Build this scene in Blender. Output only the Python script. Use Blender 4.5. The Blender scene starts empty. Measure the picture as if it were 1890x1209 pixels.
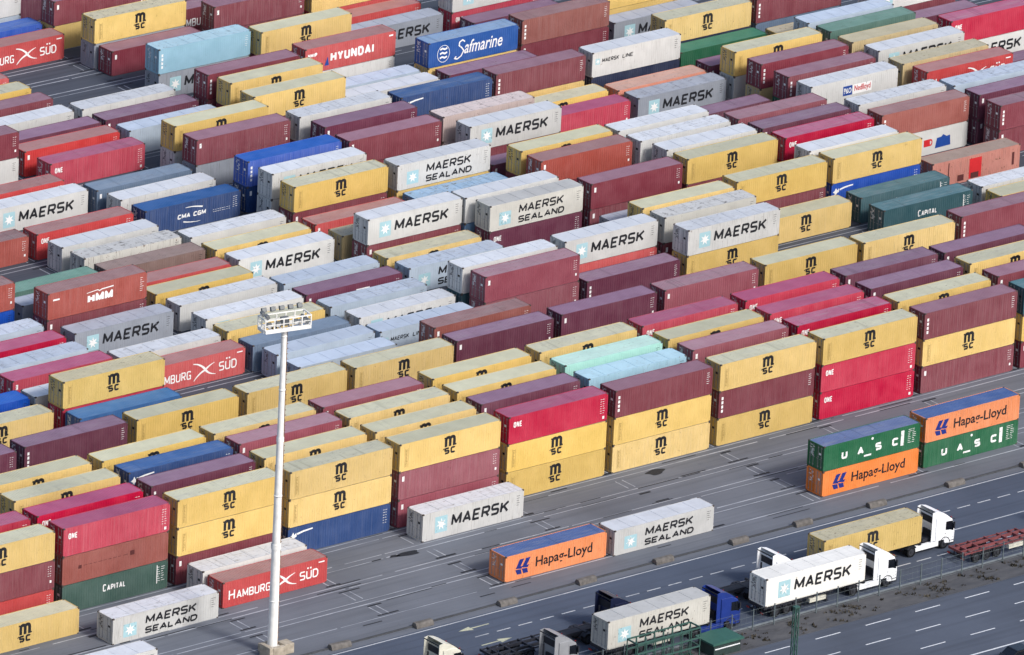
import bpy, math, random
from math import radians, sin, cos, pi
from mathutils import Matrix, Vector

random.seed(7)
S = bpy.context.scene
COL = S.collection

# ------------------------------------------------------------------ camera, sky, sun, exposure
def setup_view():
    yaw, pit, roll = 0.6891, 0.36467, 0.04708
    f = Vector((sin(yaw) * cos(pit), cos(yaw) * cos(pit), -sin(pit)))
    r0 = Vector((cos(yaw), -sin(yaw), 0))
    u0 = r0.cross(f)
    r = cos(roll) * r0 + sin(roll) * u0
    u = -sin(roll) * r0 + cos(roll) * u0
    cam = bpy.data.cameras.new('camera')
    ob = bpy.data.objects.new('camera', cam)
    COL.objects.link(ob)
    m = Matrix((r, u, -f)).transposed().to_4x4()
    m.translation = (-491.77275, -660.56237, 344.57634)
    ob.matrix_world = m
    cam.sensor_fit = 'HORIZONTAL'
    cam.sensor_width = 36
    cam.lens = 17753.03385 / 1890 * 36
    cam.clip_start = 10
    cam.clip_end = 20000
    S.camera = ob

setup_view()
SUN_AZ = radians(168)      # clockwise from +Y
SUN_EL = radians(40)
W0 = bpy.data.worlds.new('World')
S.world = W0
W0.use_nodes = True
nt = W0.node_tree
sky = nt.nodes.new('ShaderNodeTexSky')
sky.sky_type = 'NISHITA'
sky.sun_disc = False
sky.sun_elevation = SUN_EL
sky.sun_rotation = SUN_AZ
sky.altitude = 50
sky.air_density = 1.0
sky.dust_density = 3.0
sky.ozone_density = 1.5
bg = nt.nodes['Background']
bg.inputs['Strength'].default_value = 0.118
nt.links.new(sky.outputs[0], bg.inputs[0])
sl = bpy.data.lights.new('sun', 'SUN')
sl.energy = 1.75
sl.angle = radians(10)
sl.color = (1.0, 0.975, 0.94)
so = bpy.data.objects.new('sun', sl)
COL.objects.link(so)
so.rotation_euler = Vector((-sin(SUN_AZ) * cos(SUN_EL), -cos(SUN_AZ) * cos(SUN_EL), -sin(SUN_EL))).to_track_quat('-Z', 'Y').to_euler()
S.view_settings.view_transform = 'Standard'
S.view_settings.look = 'None'
S.view_settings.gamma = 1
S.view_settings.exposure = 0.66
S.view_settings.use_curve_mapping = False

# ------------------------------------------------------------------ helpers
def lin(c):
    return tuple(((v / 255) / 12.92 if v / 255 <= .04045 else ((v / 255 + .055) / 1.055) ** 2.4) for v in c)

class MB:
    def __init__(s):
        s.v = []; s.f = []; s.m = []
    def face(s, pts, m=0):
        n = len(s.v); s.v += [tuple(p) for p in pts]; s.f.append(tuple(range(n, n + len(pts)))); s.m.append(m)
    def box(s, x0, x1, y0, y1, z0, z1, m=0):
        n = len(s.v)
        s.v += [(x, y, z) for z in (z0, z1) for y in (y0, y1) for x in (x0, x1)]
        for q in ((0, 2, 3, 1), (4, 5, 7, 6), (0, 1, 5, 4), (2, 6, 7, 3), (0, 4, 6, 2), (1, 3, 7, 5)):
            s.f.append(tuple(n + k for k in q)); s.m.append(m)
    def prism(s, prof, y0, y1, m=0):
        # prof: (x, z) outline counter-clockwise seen from -y
        n = len(s.v); k = len(prof)
        s.v += [(x, y0, z) for x, z in prof] + [(x, y1, z) for x, z in prof]
        s.f.append(tuple(range(n, n + k))); s.m.append(m)
        s.f.append(tuple(range(n + 2 * k - 1, n + k - 1, -1))); s.m.append(m)
        for a in range(k):
            b = (a + 1) % k
            s.f.append((n + b, n + a, n + k + a, n + k + b)); s.m.append(m)
    def tube(s, p, q, r0, r1=None, seg=10, m=0, caps=True):
        r1 = r0 if r1 is None else r1
        p = Vector(p); q = Vector(q); d = (q - p).normalized()
        a = d.cross(Vector((0, 0, 1)) if abs(d.z) < .9 else Vector((1, 0, 0))).normalized(); b = d.cross(a)
        n = len(s.v)
        for c, r in ((p, r0), (q, r1)):
            for k in range(seg):
                t = 2 * pi * k / seg
                s.v.append(tuple(c + r * (cos(t) * a + sin(t) * b)))
        for k in range(seg):
            l = (k + 1) % seg
            s.f.append((n + k, n + l, n + seg + l, n + seg + k)); s.m.append(m)
        if caps:
            s.f.append(tuple(range(n + seg - 1, n - 1, -1))); s.m.append(m)
            s.f.append(tuple(range(n + seg, n + 2 * seg))); s.m.append(m)
    def mesh(s, name, mats=()):
        me = bpy.data.meshes.new(name)
        me.from_pydata(s.v, [], s.f)
        for m in mats: me.materials.append(m)
        if any(s.m): me.polygons.foreach_set('material_index', s.m)
        me.update()
        return me

def obj(name, me, parent=None, loc=None):
    o = bpy.data.objects.new(name, me)
    COL.objects.link(o)
    if parent: o.parent = parent
    if loc: o.location = loc
    return o
def tag(o, label=None, cat=None, group=None, kind=None):
    if label: o['label'] = label
    if cat: o['category'] = cat
    if group: o['group'] = group
    if kind: o['kind'] = kind
    return o
def empty(name, loc, rz=0):
    o = bpy.data.objects.new(name, None); COL.objects.link(o)
    o.location = loc; o.rotation_euler = (0, 0, rz); o.empty_display_size = .5
    return o

class NT:
    def __init__(s, name, rough=.6, spec=.3):
        s.mat = bpy.data.materials.new(name); s.mat.use_nodes = True
        s.t = s.mat.node_tree; s.b = s.t.nodes['Principled BSDF']
        s.b.inputs['Roughness'].default_value = rough
        s.b.inputs['Specular IOR Level'].default_value = spec
    def n(s, typ, **kw):
        o = s.t.nodes.new(typ)
        for k, v in kw.items(): setattr(o, k, v)
        return o
    def l(s, a, b): s.t.links.new(a, b)
    def coords(s, rnd=True, world=False, scale=(1, 1, 1)):
        if world:
            out = s.n('ShaderNodeNewGeometry').outputs['Position']
        else:
            out = s.n('ShaderNodeTexCoord').outputs['Object']
        if rnd:
            oi = s.n('ShaderNodeObjectInfo'); mu = s.n('ShaderNodeVectorMath', operation='SCALE')
            cb = s.n('ShaderNodeCombineXYZ')
            for k in range(3): s.l(oi.outputs['Random'], cb.inputs[k])
            s.l(cb.outputs[0], mu.inputs[0]); mu.inputs['Scale'].default_value = 137.0
            ad = s.n('ShaderNodeVectorMath', operation='ADD'); s.l(out, ad.inputs[0]); s.l(mu.outputs[0], ad.inputs[1]); out = ad.outputs[0]
        s._rnd = out
        return out
    def noise(s, vec, scale, detail=4, mp=None, rough=.55):
        if mp:
            m = s.n('ShaderNodeMapping'); m.inputs['Scale'].default_value = mp; s.l(vec, m.inputs[0]); vec = m.outputs[0]
        o = s.n('ShaderNodeTexNoise'); o.inputs['Scale'].default_value = scale; o.inputs['Detail'].default_value = detail
        o.inputs['Roughness'].default_value = rough
        s.l(vec, o.inputs['Vector']); return o.outputs['Fac']
    def ramp(s, v, a, b, lo=0., hi=1.):
        o = s.n('ShaderNodeMapRange'); o.inputs['From Min'].default_value = a; o.inputs['From Max'].default_value = b
        o.inputs['To Min'].default_value = lo; o.inputs['To Max'].default_value = hi
        s.l(v, o.inputs['Value']); return o.outputs['Result']
    def mix(s, fac, a, b, mode='MIX'):
        o = s.n('ShaderNodeMix', data_type='RGBA', blend_type=mode)
        for sock, val in ((o.inputs['Factor'], fac), (o.inputs['A'], a), (o.inputs['B'], b)):
            if isinstance(val, bpy.types.NodeSocket): s.l(val, sock)
            elif isinstance(val, (int, float)): sock.default_value = val
            else: sock.default_value = (*val, 1)
        return o.outputs['Result']
    def mul(s, a, b):
        o = s.n('ShaderNodeMath', operation='MULTIPLY'); s.l(a, o.inputs[0])
        if isinstance(b, bpy.types.NodeSocket): s.l(b, o.inputs[1])
        else: o.inputs[1].default_value = b
        return o.outputs[0]
    def out(s, c):
        s.l(c, s.b.inputs['Base Color']); return s.mat

def vscale(c, k): return tuple(min(1, v * k) for v in c)
def vmix(a, b, t): return tuple(x * (1 - t) + y * t for x, y in zip(a, b))

def paint(name, rgb, dirt=.3, rust=.12, roof=False, rough=.55):
    c = lin(rgb)
    k = NT(name, rough, .35)
    v = k.coords()
    oi = k.n('ShaderNodeObjectInfo')
    big = k.noise(v, .55, 5)
    fr = k.n('ShaderNodeMath', operation='MULTIPLY'); k.l(oi.outputs['Random'], fr.inputs[0]); fr.inputs[1].default_value = 17.3
    f2 = k.n('ShaderNodeMath', operation='FRACT'); k.l(fr.outputs[0], f2.inputs[0])
    pw = k.n('ShaderNodeMath', operation='POWER'); k.l(f2.outputs[0], pw.inputs[0]); pw.inputs[1].default_value = 1.6
    age = k.ramp(pw.outputs[0], 0, 1, .25, 2.1)
    def aged(x): return k.mul(x, age)
    base = k.mix(k.ramp(big, .35, .7), vscale(c, .86), vmix(c, (.55, .55, .55), .04))
    if roof:
        st = k.noise(v, 1.0, 6, (.35, 3.2, 1))
        base = k.mix(aged(k.ramp(st, .48, .75, 0, .42)), base, vmix(c, (.30, .30, .30), .6))
        blot = k.noise(v, 1.7, 8, (1, 1.5, 1), .65)
        base = k.mix(aged(k.ramp(blot, .56, .70, 0, dirt * .9)), base, (.10, .085, .07))
        cross = k.noise(v, 1.0, 3, (1.9, .12, 1), .5)
        base = k.mix(aged(k.ramp(cross, .60, .68, 0, .28)), base, vscale(c, .55))
    else:
        st = k.noise(v, 1.0, 5, (5.5, 5.5, .28))
        base = k.mix(aged(k.ramp(st, .45, .75, 0, .4)), base, vmix(c, (.42, .41, .40), .16))
        st2 = k.noise(v, 1.0, 6, (9, 9, .6))
        base = k.mix(aged(k.ramp(st2, .57, .74, 0, dirt)), base, vscale(vmix(c, (.12, .09, .07), .5), .8))
    ru = k.noise(v, 2.6, 8, None, .7)
    base = k.mix(aged(k.ramp(ru, .62, .69, 0, rust * 3)), base, (.11, .05, .028))
    hs = k.n('ShaderNodeHueSaturation')
    k.l(k.ramp(oi.outputs['Random'], 0, 1, .88, 1.1), hs.inputs['Value'])
    k.l(k.ramp(f2.outputs[0], 0, 1, 1.06, .92), hs.inputs['Saturation'])
    k.l(base, hs.inputs['Color'])
    return k.out(hs.outputs[0])

def flat(name, rgb, rough=.6, spec=.3, var=.2, scale=3., metal=0):
    c = lin(rgb); k = NT(name, rough, spec)
    n = k.noise(k.coords(), scale, 5)
    k.b.inputs['Metallic'].default_value = metal
    return k.out(k.mix(k.ramp(n, .3, .7), vscale(c, 1 - var), vscale(c, 1 + var * .5)))

# ------------------------------------------------------------------ ground, yard, roads
def asphalt(name, rgb, tracks=.35, patch=.3, mp=(.03, 1.4, 1)):
    c = lin(rgb); k = NT(name, .8, .25)
    v = k.coords(False, True)
    b = k.noise(v, .08, 6)
    col = k.mix(k.ramp(b, .3, .7), vscale(c, .78), vscale(c, 1.16))
    tr = k.noise(v, 1., 4, mp)
    col = k.mix(k.ramp(tr, .5, .72, 0, tracks), col, vscale(c, .5))
    tr2 = k.noise(v, 1., 4, (mp[0] * 1.7, mp[1] * 2.1, 1))
    col = k.mix(k.ramp(tr2, .55, .75, 0, tracks * .8), col, vscale(c, 1.4))
    sp = k.noise(v, .9, 7, None, .7)
    col = k.mix(k.ramp(sp, .6, .72, 0, patch), col, vscale(c, .5))
    fine = k.noise(v, 9, 3)
    col = k.mix(k.ramp(fine, .3, .7, 0, .22), col, vscale(c, 1.35))
    return k.out(col)

M_YARD = asphalt('yard_asphalt', (100, 104, 112), .5, .4)
M_ROAD = asphalt('road_asphalt', (74, 82, 97), .45, .3)
M_MWAY = asphalt('motorway_asphalt', (76, 82, 94), .45, .2, (.02, .8, 1))
def verge_mat():
    k = NT('verge_soil', .95, .1); v = k.coords(False, True)
    a = k.noise(v, .7, 7, (.5, 1.2, 1), .65)
    c = k.mix(k.ramp(a, .35, .65), lin((74, 75, 79)), lin((90, 90, 92)))
    b = k.noise(v, .5, 6, (.4, 1, 1), .7)
    c = k.mix(k.ramp(b, .55, .65, 0, .75), c, lin((56, 57, 58)))
    return k.out(c)
M_VERGE = verge_mat()
M_LAND = asphalt('land', (112, 114, 116), .1, .2)
def worn(name, rgb, under, wear=(.42, .62), op=1.):
    k = NT(name, .75, .25); v = k.coords(False, True)
    a = k.noise(v, .5, 6, (.6, 1.5, 1), .7)
    b = k.noise(v, 5, 5, None, .7)
    c = k.mix(k.ramp(b, .35, .65, .1, .55), lin(rgb), lin(under))
    c = k.mix(k.ramp(a, wear[0], wear[1], 1 - op, 1), c, lin(under))
    return k.out(c)
M_YLINE = worn('yard_line_paint', (205, 208, 214), (124, 129, 138), (.40, .66), .65)
M_RLINE = worn('road_line_paint', (206, 208, 210), (112, 117, 126), (.5, .78))
M_MLINE = worn('motorway_line_paint', (232, 234, 236), (140, 144, 150), (.6, .85))
M_ARROW = worn('arrow_paint', (204, 204, 168), (112, 117, 126), (.5, .78))
M_RUBBER = worn('rubber_scuff', (26, 28, 34), (56, 60, 68), (.6, .85))

def sheet(name, mat, x0, x1, y0, y1, z):
    b = MB(); b.face([(x0, y0, z), (x1, y0, z), (x1, y1, z), (x0, y1, z)])
    return tag(obj(name, b.mesh(name, [mat])), kind='structure')
PX, PY, L, W = 13.14923, 4.02788, 12.192, 2.438
sheet('ground', M_LAND, -4000, 4000, -4000, 4000, -.012)
sheet('container_yard', M_YARD, -160, 330, -20.9, 17.5, 0)
sheet('rear_yard', asphalt('dark_yard_asphalt', (68, 73, 83), .5, .4), -160, 330, 17.5, 330, 0)  # rear sheet has a darker asphalt tone than the front one
sheet('road', M_ROAD, -160, 330, -37.0, -20.9, -.004)
sheet('verge', M_VERGE, -160, 330, -41.0, -37.0, .03)
sheet('motorway', M_MWAY, -160, 330, -90, -41.0, -.004)

def lines():
    a = MB(); r = random.Random(3)
    def rect(b, x0, x1, y0, y1, z): b.face([(x0, y0, z), (x1, y0, z), (x1, y1, z), (x0, y1, z)])
    for k in range(-4, 36):
        for dy in (-.36, 2.80):
            x = -45.
            y = k * PY + dy
            while x < 215:
                n = r.uniform(4, 26)
                rect(a, x, min(x + n, 215), y, y + r.choice((.1, .13, .16)), .004)
                x += n + r.choice((.0, .0, .4, 1.5))
    tag(obj('yard_line', a.mesh('yard_line', [M_YLINE])), kind='structure')
    b = MB(); c = MB()
    for k in range(-4, 36):
        for i in range(-3, 16):
            xj = i * PX - (PX - L) / 2
            y = k * PY
            if r.random() < .85:
                for dx in (-.62, .2):
                    rect(b, xj + dx, xj + dx + .13, y + .15, y + 2.2, .008)
            for yy in (-.02, 2.25):
                if r.random() < .92:
                    o = r.uniform(-.5, .5); n = r.uniform(1.1, 2.6); w = r.uniform(.18, .34)
                    rect(c, xj + o - n / 2, xj + o + n / 2, y + yy, y + yy + w, .012)
    for q in range(70):
        x = r.uniform(-10, 100); y = r.choice((-.5, -1.3, -4.3, -5.2, -8.4, -9.2, -12.4, -13.3, -16.4, -17.4)) + r.uniform(-.25, .25); n = r.uniform(1, 6)
        rect(c, x, x + n, y, y + r.uniform(.1, .2), .012)
    tag(obj('slot_marking', b.mesh('slot_marking', [M_YLINE])), kind='structure')
    tag(obj('tyre_scuff', c.mesh('tyre_scuff', [M_RUBBER])), kind='structure')
    d = MB()
    rect(d, -160, 330, -21.25, -21.1, .004)
    rect(d, 83.5, 330, -28.98, -28.83, .004)
    x = 42.1 - 2.575 * 60
    while x < 240:
        if not 14 < x < 27: rect(d, x, x + 1.62, -24.98, -24.83, .004)
        if x > 83 or x < 70: rect(d, x + .7, x + 2.3, -33.1, -32.95, .004)
        else: rect(d, x + .7, x + 2.5, -33.1, -32.95, .004)
        x += 2.575
    tag(obj('road_line', d.mesh('road_line', [M_RLINE])), kind='structure')
    e = MB()
    x = 49.6 - 6.14 * 25
    while x < 240:
        for yy, o in ((-42.48, 0), (-46.06, 3.1), (-49.53, .7)):
            rect(e, x + o, x + o + 3.05, yy, yy + .14, .004)
        x += 6.14
    rect(e, -160, 330, -53.3, -53.1, .004)
    tag(obj('motorway_line', e.mesh('motorway_line', [M_MLINE])), kind='structure')
    g = MB()
    def arrow(x0, x1, y, sgn):
        w = .09; hx = 1.5
        if sgn > 0: pts = [(x0, y - w), (x1 - hx, y - w), (x1 - hx, y + w), (x0, y + w)]; hd = [(x1 - hx, y - .42), (x1, y), (x1 - hx, y + .42)]
        else: pts = [(x0 + hx, y - w), (x1, y - w), (x1, y + w), (x0 + hx, y + w)]; hd = [(x0, y), (x0 + hx, y - .42), (x0 + hx, y + .42)]
        g.face([(p[0], p[1], .004) for p in pts]); g.face([(p[0], p[1], .004) for p in hd])
    for dx in (0, -66):
        arrow(28.7 + dx, 32.3 + dx, -23.05, -1); arrow(28.5 + dx, 32.1 + dx, -26.8, 1)
    tag(obj('lane_arrow', g.mesh('lane_arrow', [M_ARROW])), kind='structure')
    st = MB()
    for cx, cy, rx, ry in ((69.6, -2.0, 1.1, .6), (36.6, -5.5, 1.2, .55), (35.0, -5.3, .5, .3), (81, -12.6, .7, .3), (58, -13.4, .5, .25)):
        st.face([(cx + rx * cos(t) * (1 + .25 * sin(3 * t + cx)), cy + ry * sin(t) * (1 + .2 * cos(2 * t + cy)), .016) for t in [2 * pi * q / 22 for q in range(22)]])
    tag(obj('oil_stain', st.mesh('oil_stain', [M_RUBBER])), kind='structure')
lines()

# ------------------------------------------------------------------ container colours
# code: side rgb, roof rgb (fade and dust, plus painted-in bluish sky light), word
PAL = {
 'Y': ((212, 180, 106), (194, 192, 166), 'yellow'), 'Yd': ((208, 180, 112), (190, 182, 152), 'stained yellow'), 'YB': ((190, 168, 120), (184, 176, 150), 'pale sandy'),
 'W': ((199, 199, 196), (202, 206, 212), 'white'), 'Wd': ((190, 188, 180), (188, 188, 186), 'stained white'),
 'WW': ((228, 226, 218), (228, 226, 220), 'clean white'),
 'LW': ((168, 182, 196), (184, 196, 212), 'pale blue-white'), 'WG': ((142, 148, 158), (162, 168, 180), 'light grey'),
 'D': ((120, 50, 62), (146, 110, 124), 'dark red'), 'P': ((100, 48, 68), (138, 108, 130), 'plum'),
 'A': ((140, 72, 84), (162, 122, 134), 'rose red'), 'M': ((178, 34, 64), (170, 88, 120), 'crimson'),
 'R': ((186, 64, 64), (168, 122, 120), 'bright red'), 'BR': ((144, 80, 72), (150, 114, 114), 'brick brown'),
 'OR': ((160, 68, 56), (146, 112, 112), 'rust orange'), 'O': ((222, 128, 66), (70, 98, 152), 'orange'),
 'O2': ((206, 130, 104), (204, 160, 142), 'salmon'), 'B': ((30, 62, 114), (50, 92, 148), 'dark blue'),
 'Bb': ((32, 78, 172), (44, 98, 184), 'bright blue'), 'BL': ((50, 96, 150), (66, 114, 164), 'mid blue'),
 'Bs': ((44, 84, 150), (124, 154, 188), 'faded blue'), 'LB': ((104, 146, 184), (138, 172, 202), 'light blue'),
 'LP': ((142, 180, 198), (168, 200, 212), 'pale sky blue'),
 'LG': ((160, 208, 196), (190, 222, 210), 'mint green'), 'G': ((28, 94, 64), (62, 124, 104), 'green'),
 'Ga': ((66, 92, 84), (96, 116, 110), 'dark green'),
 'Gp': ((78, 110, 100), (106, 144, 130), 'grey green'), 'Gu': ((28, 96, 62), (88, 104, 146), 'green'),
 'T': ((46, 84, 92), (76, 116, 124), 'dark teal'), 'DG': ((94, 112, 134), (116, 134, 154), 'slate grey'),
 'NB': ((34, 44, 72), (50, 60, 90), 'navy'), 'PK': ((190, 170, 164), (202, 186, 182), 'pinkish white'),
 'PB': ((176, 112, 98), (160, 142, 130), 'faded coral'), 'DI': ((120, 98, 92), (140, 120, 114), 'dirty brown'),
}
MAT = {}
def cmat(code):
    if code not in MAT:
        s, r, w = PAL[code]
        dirty = {'Wd': .85, 'Yd': .8, 'DI': .9, 'PB': .7, 'YB': .5, 'W': .4, 'LW': .4, 'WG': .4, 'LB': .6, 'PK': .5, 'LP': .5, 'WW': .08}.get(code, .25)
        n = w.replace(' ', '_').replace('-', '_')
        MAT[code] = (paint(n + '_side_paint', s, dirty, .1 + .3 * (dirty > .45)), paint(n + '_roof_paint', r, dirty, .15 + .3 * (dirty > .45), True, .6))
    return MAT[code]
def ink(name, rgb, wear=.5):
    c = lin(rgb); k = NT(name, .5, .3); v = k.coords()
    n = k.noise(v, 3.2, 7, (1, 1, .8), .7); r = k.n('ShaderNodeObjectInfo').outputs['Random']
    lo = k.ramp(r, 0, 1, .74, .55)
    m = k.n('ShaderNodeMapRange'); k.l(n, m.inputs['Value']); k.l(lo, m.inputs['From Min'])
    ad = k.n('ShaderNodeMath', operation='ADD'); k.l(lo, ad.inputs[0]); ad.inputs[1].default_value = .05; k.l(ad.outputs[0], m.inputs['From Max'])
    m.inputs['To Min'].default_value = 1; m.inputs['To Max'].default_value = 1 - wear
    k.l(m.outputs['Result'], k.b.inputs['Alpha'])
    return k.out(k.mix(k.ramp(k.noise(v, 1.2, 4), .3, .7), vscale(c, .9), vmix(c, (.3, .3, .3), .06)))
INK = {'k': ink('black_lettering', (16, 18, 26), .6), 'w': ink('white_lettering', (232, 232, 230), .55),
       'n': flat('navy_emblem', (30, 46, 120), .5, .3, .1), 's': ink('sky_blue_panel', (160, 196, 204), .5),
       'r': flat('red_emblem', (190, 40, 44), .5, .3, .1), 'b': flat('blue_emblem', (28, 66, 140), .5, .3, .1),
       'g': flat('grey_lettering', (150, 126, 74), .6, .2, .1), 'd': flat('faded_lettering', (84, 44, 44), .6, .2, .1)}
M_CAST = flat('grimy_casting', (78, 70, 66), .7, .3, .3, 2)
M_STEEL = flat('galvanised_steel', (150, 152, 156), .45, .5, .15, 4, .4)

# ------------------------------------------------------------------ container meshes (shared)
MESH = {}
def body_mesh(h, smooth):
    key = ('body', h, smooth)
    if key in MESH: return MESH[key]
    b = MB(); X, Y = L / 2, W / 2; p = .16; t = .11; s = .17
    d = .008 if smooth else .018
    for cx in (-X, X - p):
        for cy in (-Y, Y - p): b.box(cx, cx + p, cy, cy + p, 0, h)
    for cy in (-Y, Y - .07):
        b.box(-X + p, X - p, cy, cy + .07, h - t, h - .004)
        b.box(-X + p, X - p, cy + .004, cy + .066, .03, s)
    for cx in (-X, X - .07):
        b.box(cx, cx + .07, -Y + p, Y - p, h - t, h - .004)
        b.box(cx, cx + .07, -Y + p, Y - p, .03, s)
    n = 42; st = (L - 2 * p) / n
    for sg in (-1, 1):
        pts = []
        for q in range(n):
            x = -X + p + q * st
            for fx, dd in ((0, d), (.25, d), (.38, 0), (.87, 0)): pts.append((x + fx * st, sg * (Y - dd - .002)))
        pts.append((X - p, sg * (Y - d - .002)))
        if sg > 0: pts.reverse()
        for a, c in zip(pts[:-1], pts[1:]):
            b.face([(a[0], a[1], s), (c[0], c[1], s), (c[0], c[1], h - t), (a[0], a[1], h - t)])
    n = 8; st = (W - 2 * p) / n; pts = []
    for q in range(n):
        y = -Y + p + q * st
        for fy, dd in ((0, d), (.25, d), (.38, 0), (.87, 0)): pts.append((X - dd - .002, y + fy * st))
    pts.append((X - d - .002, Y - p))
    for a, c in zip(pts[:-1], pts[1:]):
        b.face([(a[0], a[1], s), (c[0], c[1], s), (c[0], c[1], h - t), (a[0], a[1], h - t)])
    b.face([(-X + .1, -Y + .1, .12), (-X + .1, Y - .1, .12), (X - .1, Y - .1, .12), (X - .1, -Y + .1, .12)])
    me = b.mesh('container_body', [None]); MESH[key] = me
    return me
def casting_mesh(h):
    key = ('cast', h)
    if key in MESH: return MESH[key]
    b = MB(); X, Y = L / 2, W / 2; e = .004
    for sx in (-1, 1):
        for sy in (-1, 1):
            for z0, z1 in ((-.002, .125), (h - .125, h + .006)):
                x0, x1 = sorted((sx * (X + e), sx * (X - .178))); y0, y1 = sorted((sy * (Y + e), sy * (Y - .162)))
                b.box(x0, x1, y0, y1, z0, z1)
    me = b.mesh('corner_casting', [M_CAST]); MESH[key] = me
    return me
def roof_mesh(h, smooth):
    key = ('roof', h, smooth)
    if key in MESH: return MESH[key]
    b = MB(); X, Y = L / 2 - .07, W / 2 - .07; z = h - .012
    if smooth:
        n = 6; pts = []
        for q in range(n):
            x = -X + q * 2 * X / n
            pts += [(x + .03, z), (x + 2 * X / n - .03, z), (x + 2 * X / n - .02, z - .03), (x + 2 * X / n + .02, z - .03)]
        pts[-1] = (X, z); pts[0] = (-X, z); pts[-2] = (X - .01, z)
    else:
        n = 48; st = 2 * X / n; pts = []
        for q in range(n):
            x = -X + q * st
            for fx, dd in ((0, .022), (.2, .022), (.35, 0), (.85, 0)): pts.append((x + fx * st, z - dd))
        pts.append((X, z - .022))
    for a, c in zip(pts[:-1], pts[1:]):
        b.face([(a[0], -Y, a[1]), (c[0], -Y, c[1]), (c[0], Y, c[1]), (a[0], Y, a[1])])
    me = b.mesh('container_roof', [None]); MESH[key] = me
    return me
def door_mesh(h, side):
    key = ('door', h, side)
    if key in MESH: return MESH[key]
    b = MB(); X = -L / 2 + .045; y0, y1 = (-W / 2 + .165, -.012) if side < 0 else (.012, W / 2 - .165)
    z0, z1 = .175, h - .115
    b.box(X, X + .05, y0, y1, z0, z1)
    n = 5; st = (z1 - z0) / n
    for q in range(n): b.box(X - .014, X - .001, y0 + .08, y1 - .08, z0 + q * st + .1, z0 + (q + 1) * st - .08)
    me = b.mesh('container_door', [None]); MESH[key] = me
    return me
def bar_mesh(h, side):
    key = ('bar', h, side)
    if key in MESH: return MESH[key]
    b = MB(); X = -L / 2
    c = -.6 if side < 0 else .6
    for y in (c - .24, c + .24):
        b.box(X + .002, X + .026, y - .02, y + .02, .1, h - .05)
        for z in (.3, h * .5, h - .35): b.box(X - .001, X + .03, y - .07, y + .07, z, z + .09)
        b.box(X - .004, X + .0015, y - .02 if side < 0 else y - .26, y + .26 if side < 0 else y + .02, 1.12, 1.16)
    me = b.mesh('door_lock_bar', [M_STEEL]); MESH[key] = me
    return me

# ------------------------------------------------------------------ decals (lettering and emblems, flat paint on the side)
FONT = {}
def glyphs(s, bold):
    key = (s, bold)
    if key not in FONT:
        cu = bpy.data.curves.new('text', 'FONT'); cu.body = s; cu.size = 1; cu.offset = bold; cu.resolution_u = 3
        o = bpy.data.objects.new('text', cu); COL.objects.link(o)
        dg = bpy.context.evaluated_depsgraph_get()
        me = bpy.data.meshes.new_from_object(o.evaluated_get(dg))
        v = [(p.co.x, p.co.y) for p in me.vertices]; f = [tuple(p.vertices) for p in me.polygons]
        bpy.data.objects.remove(o); bpy.data.curves.remove(cu); bpy.data.meshes.remove(me)
        FONT[key] = (v, f)
    return FONT[key]

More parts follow.
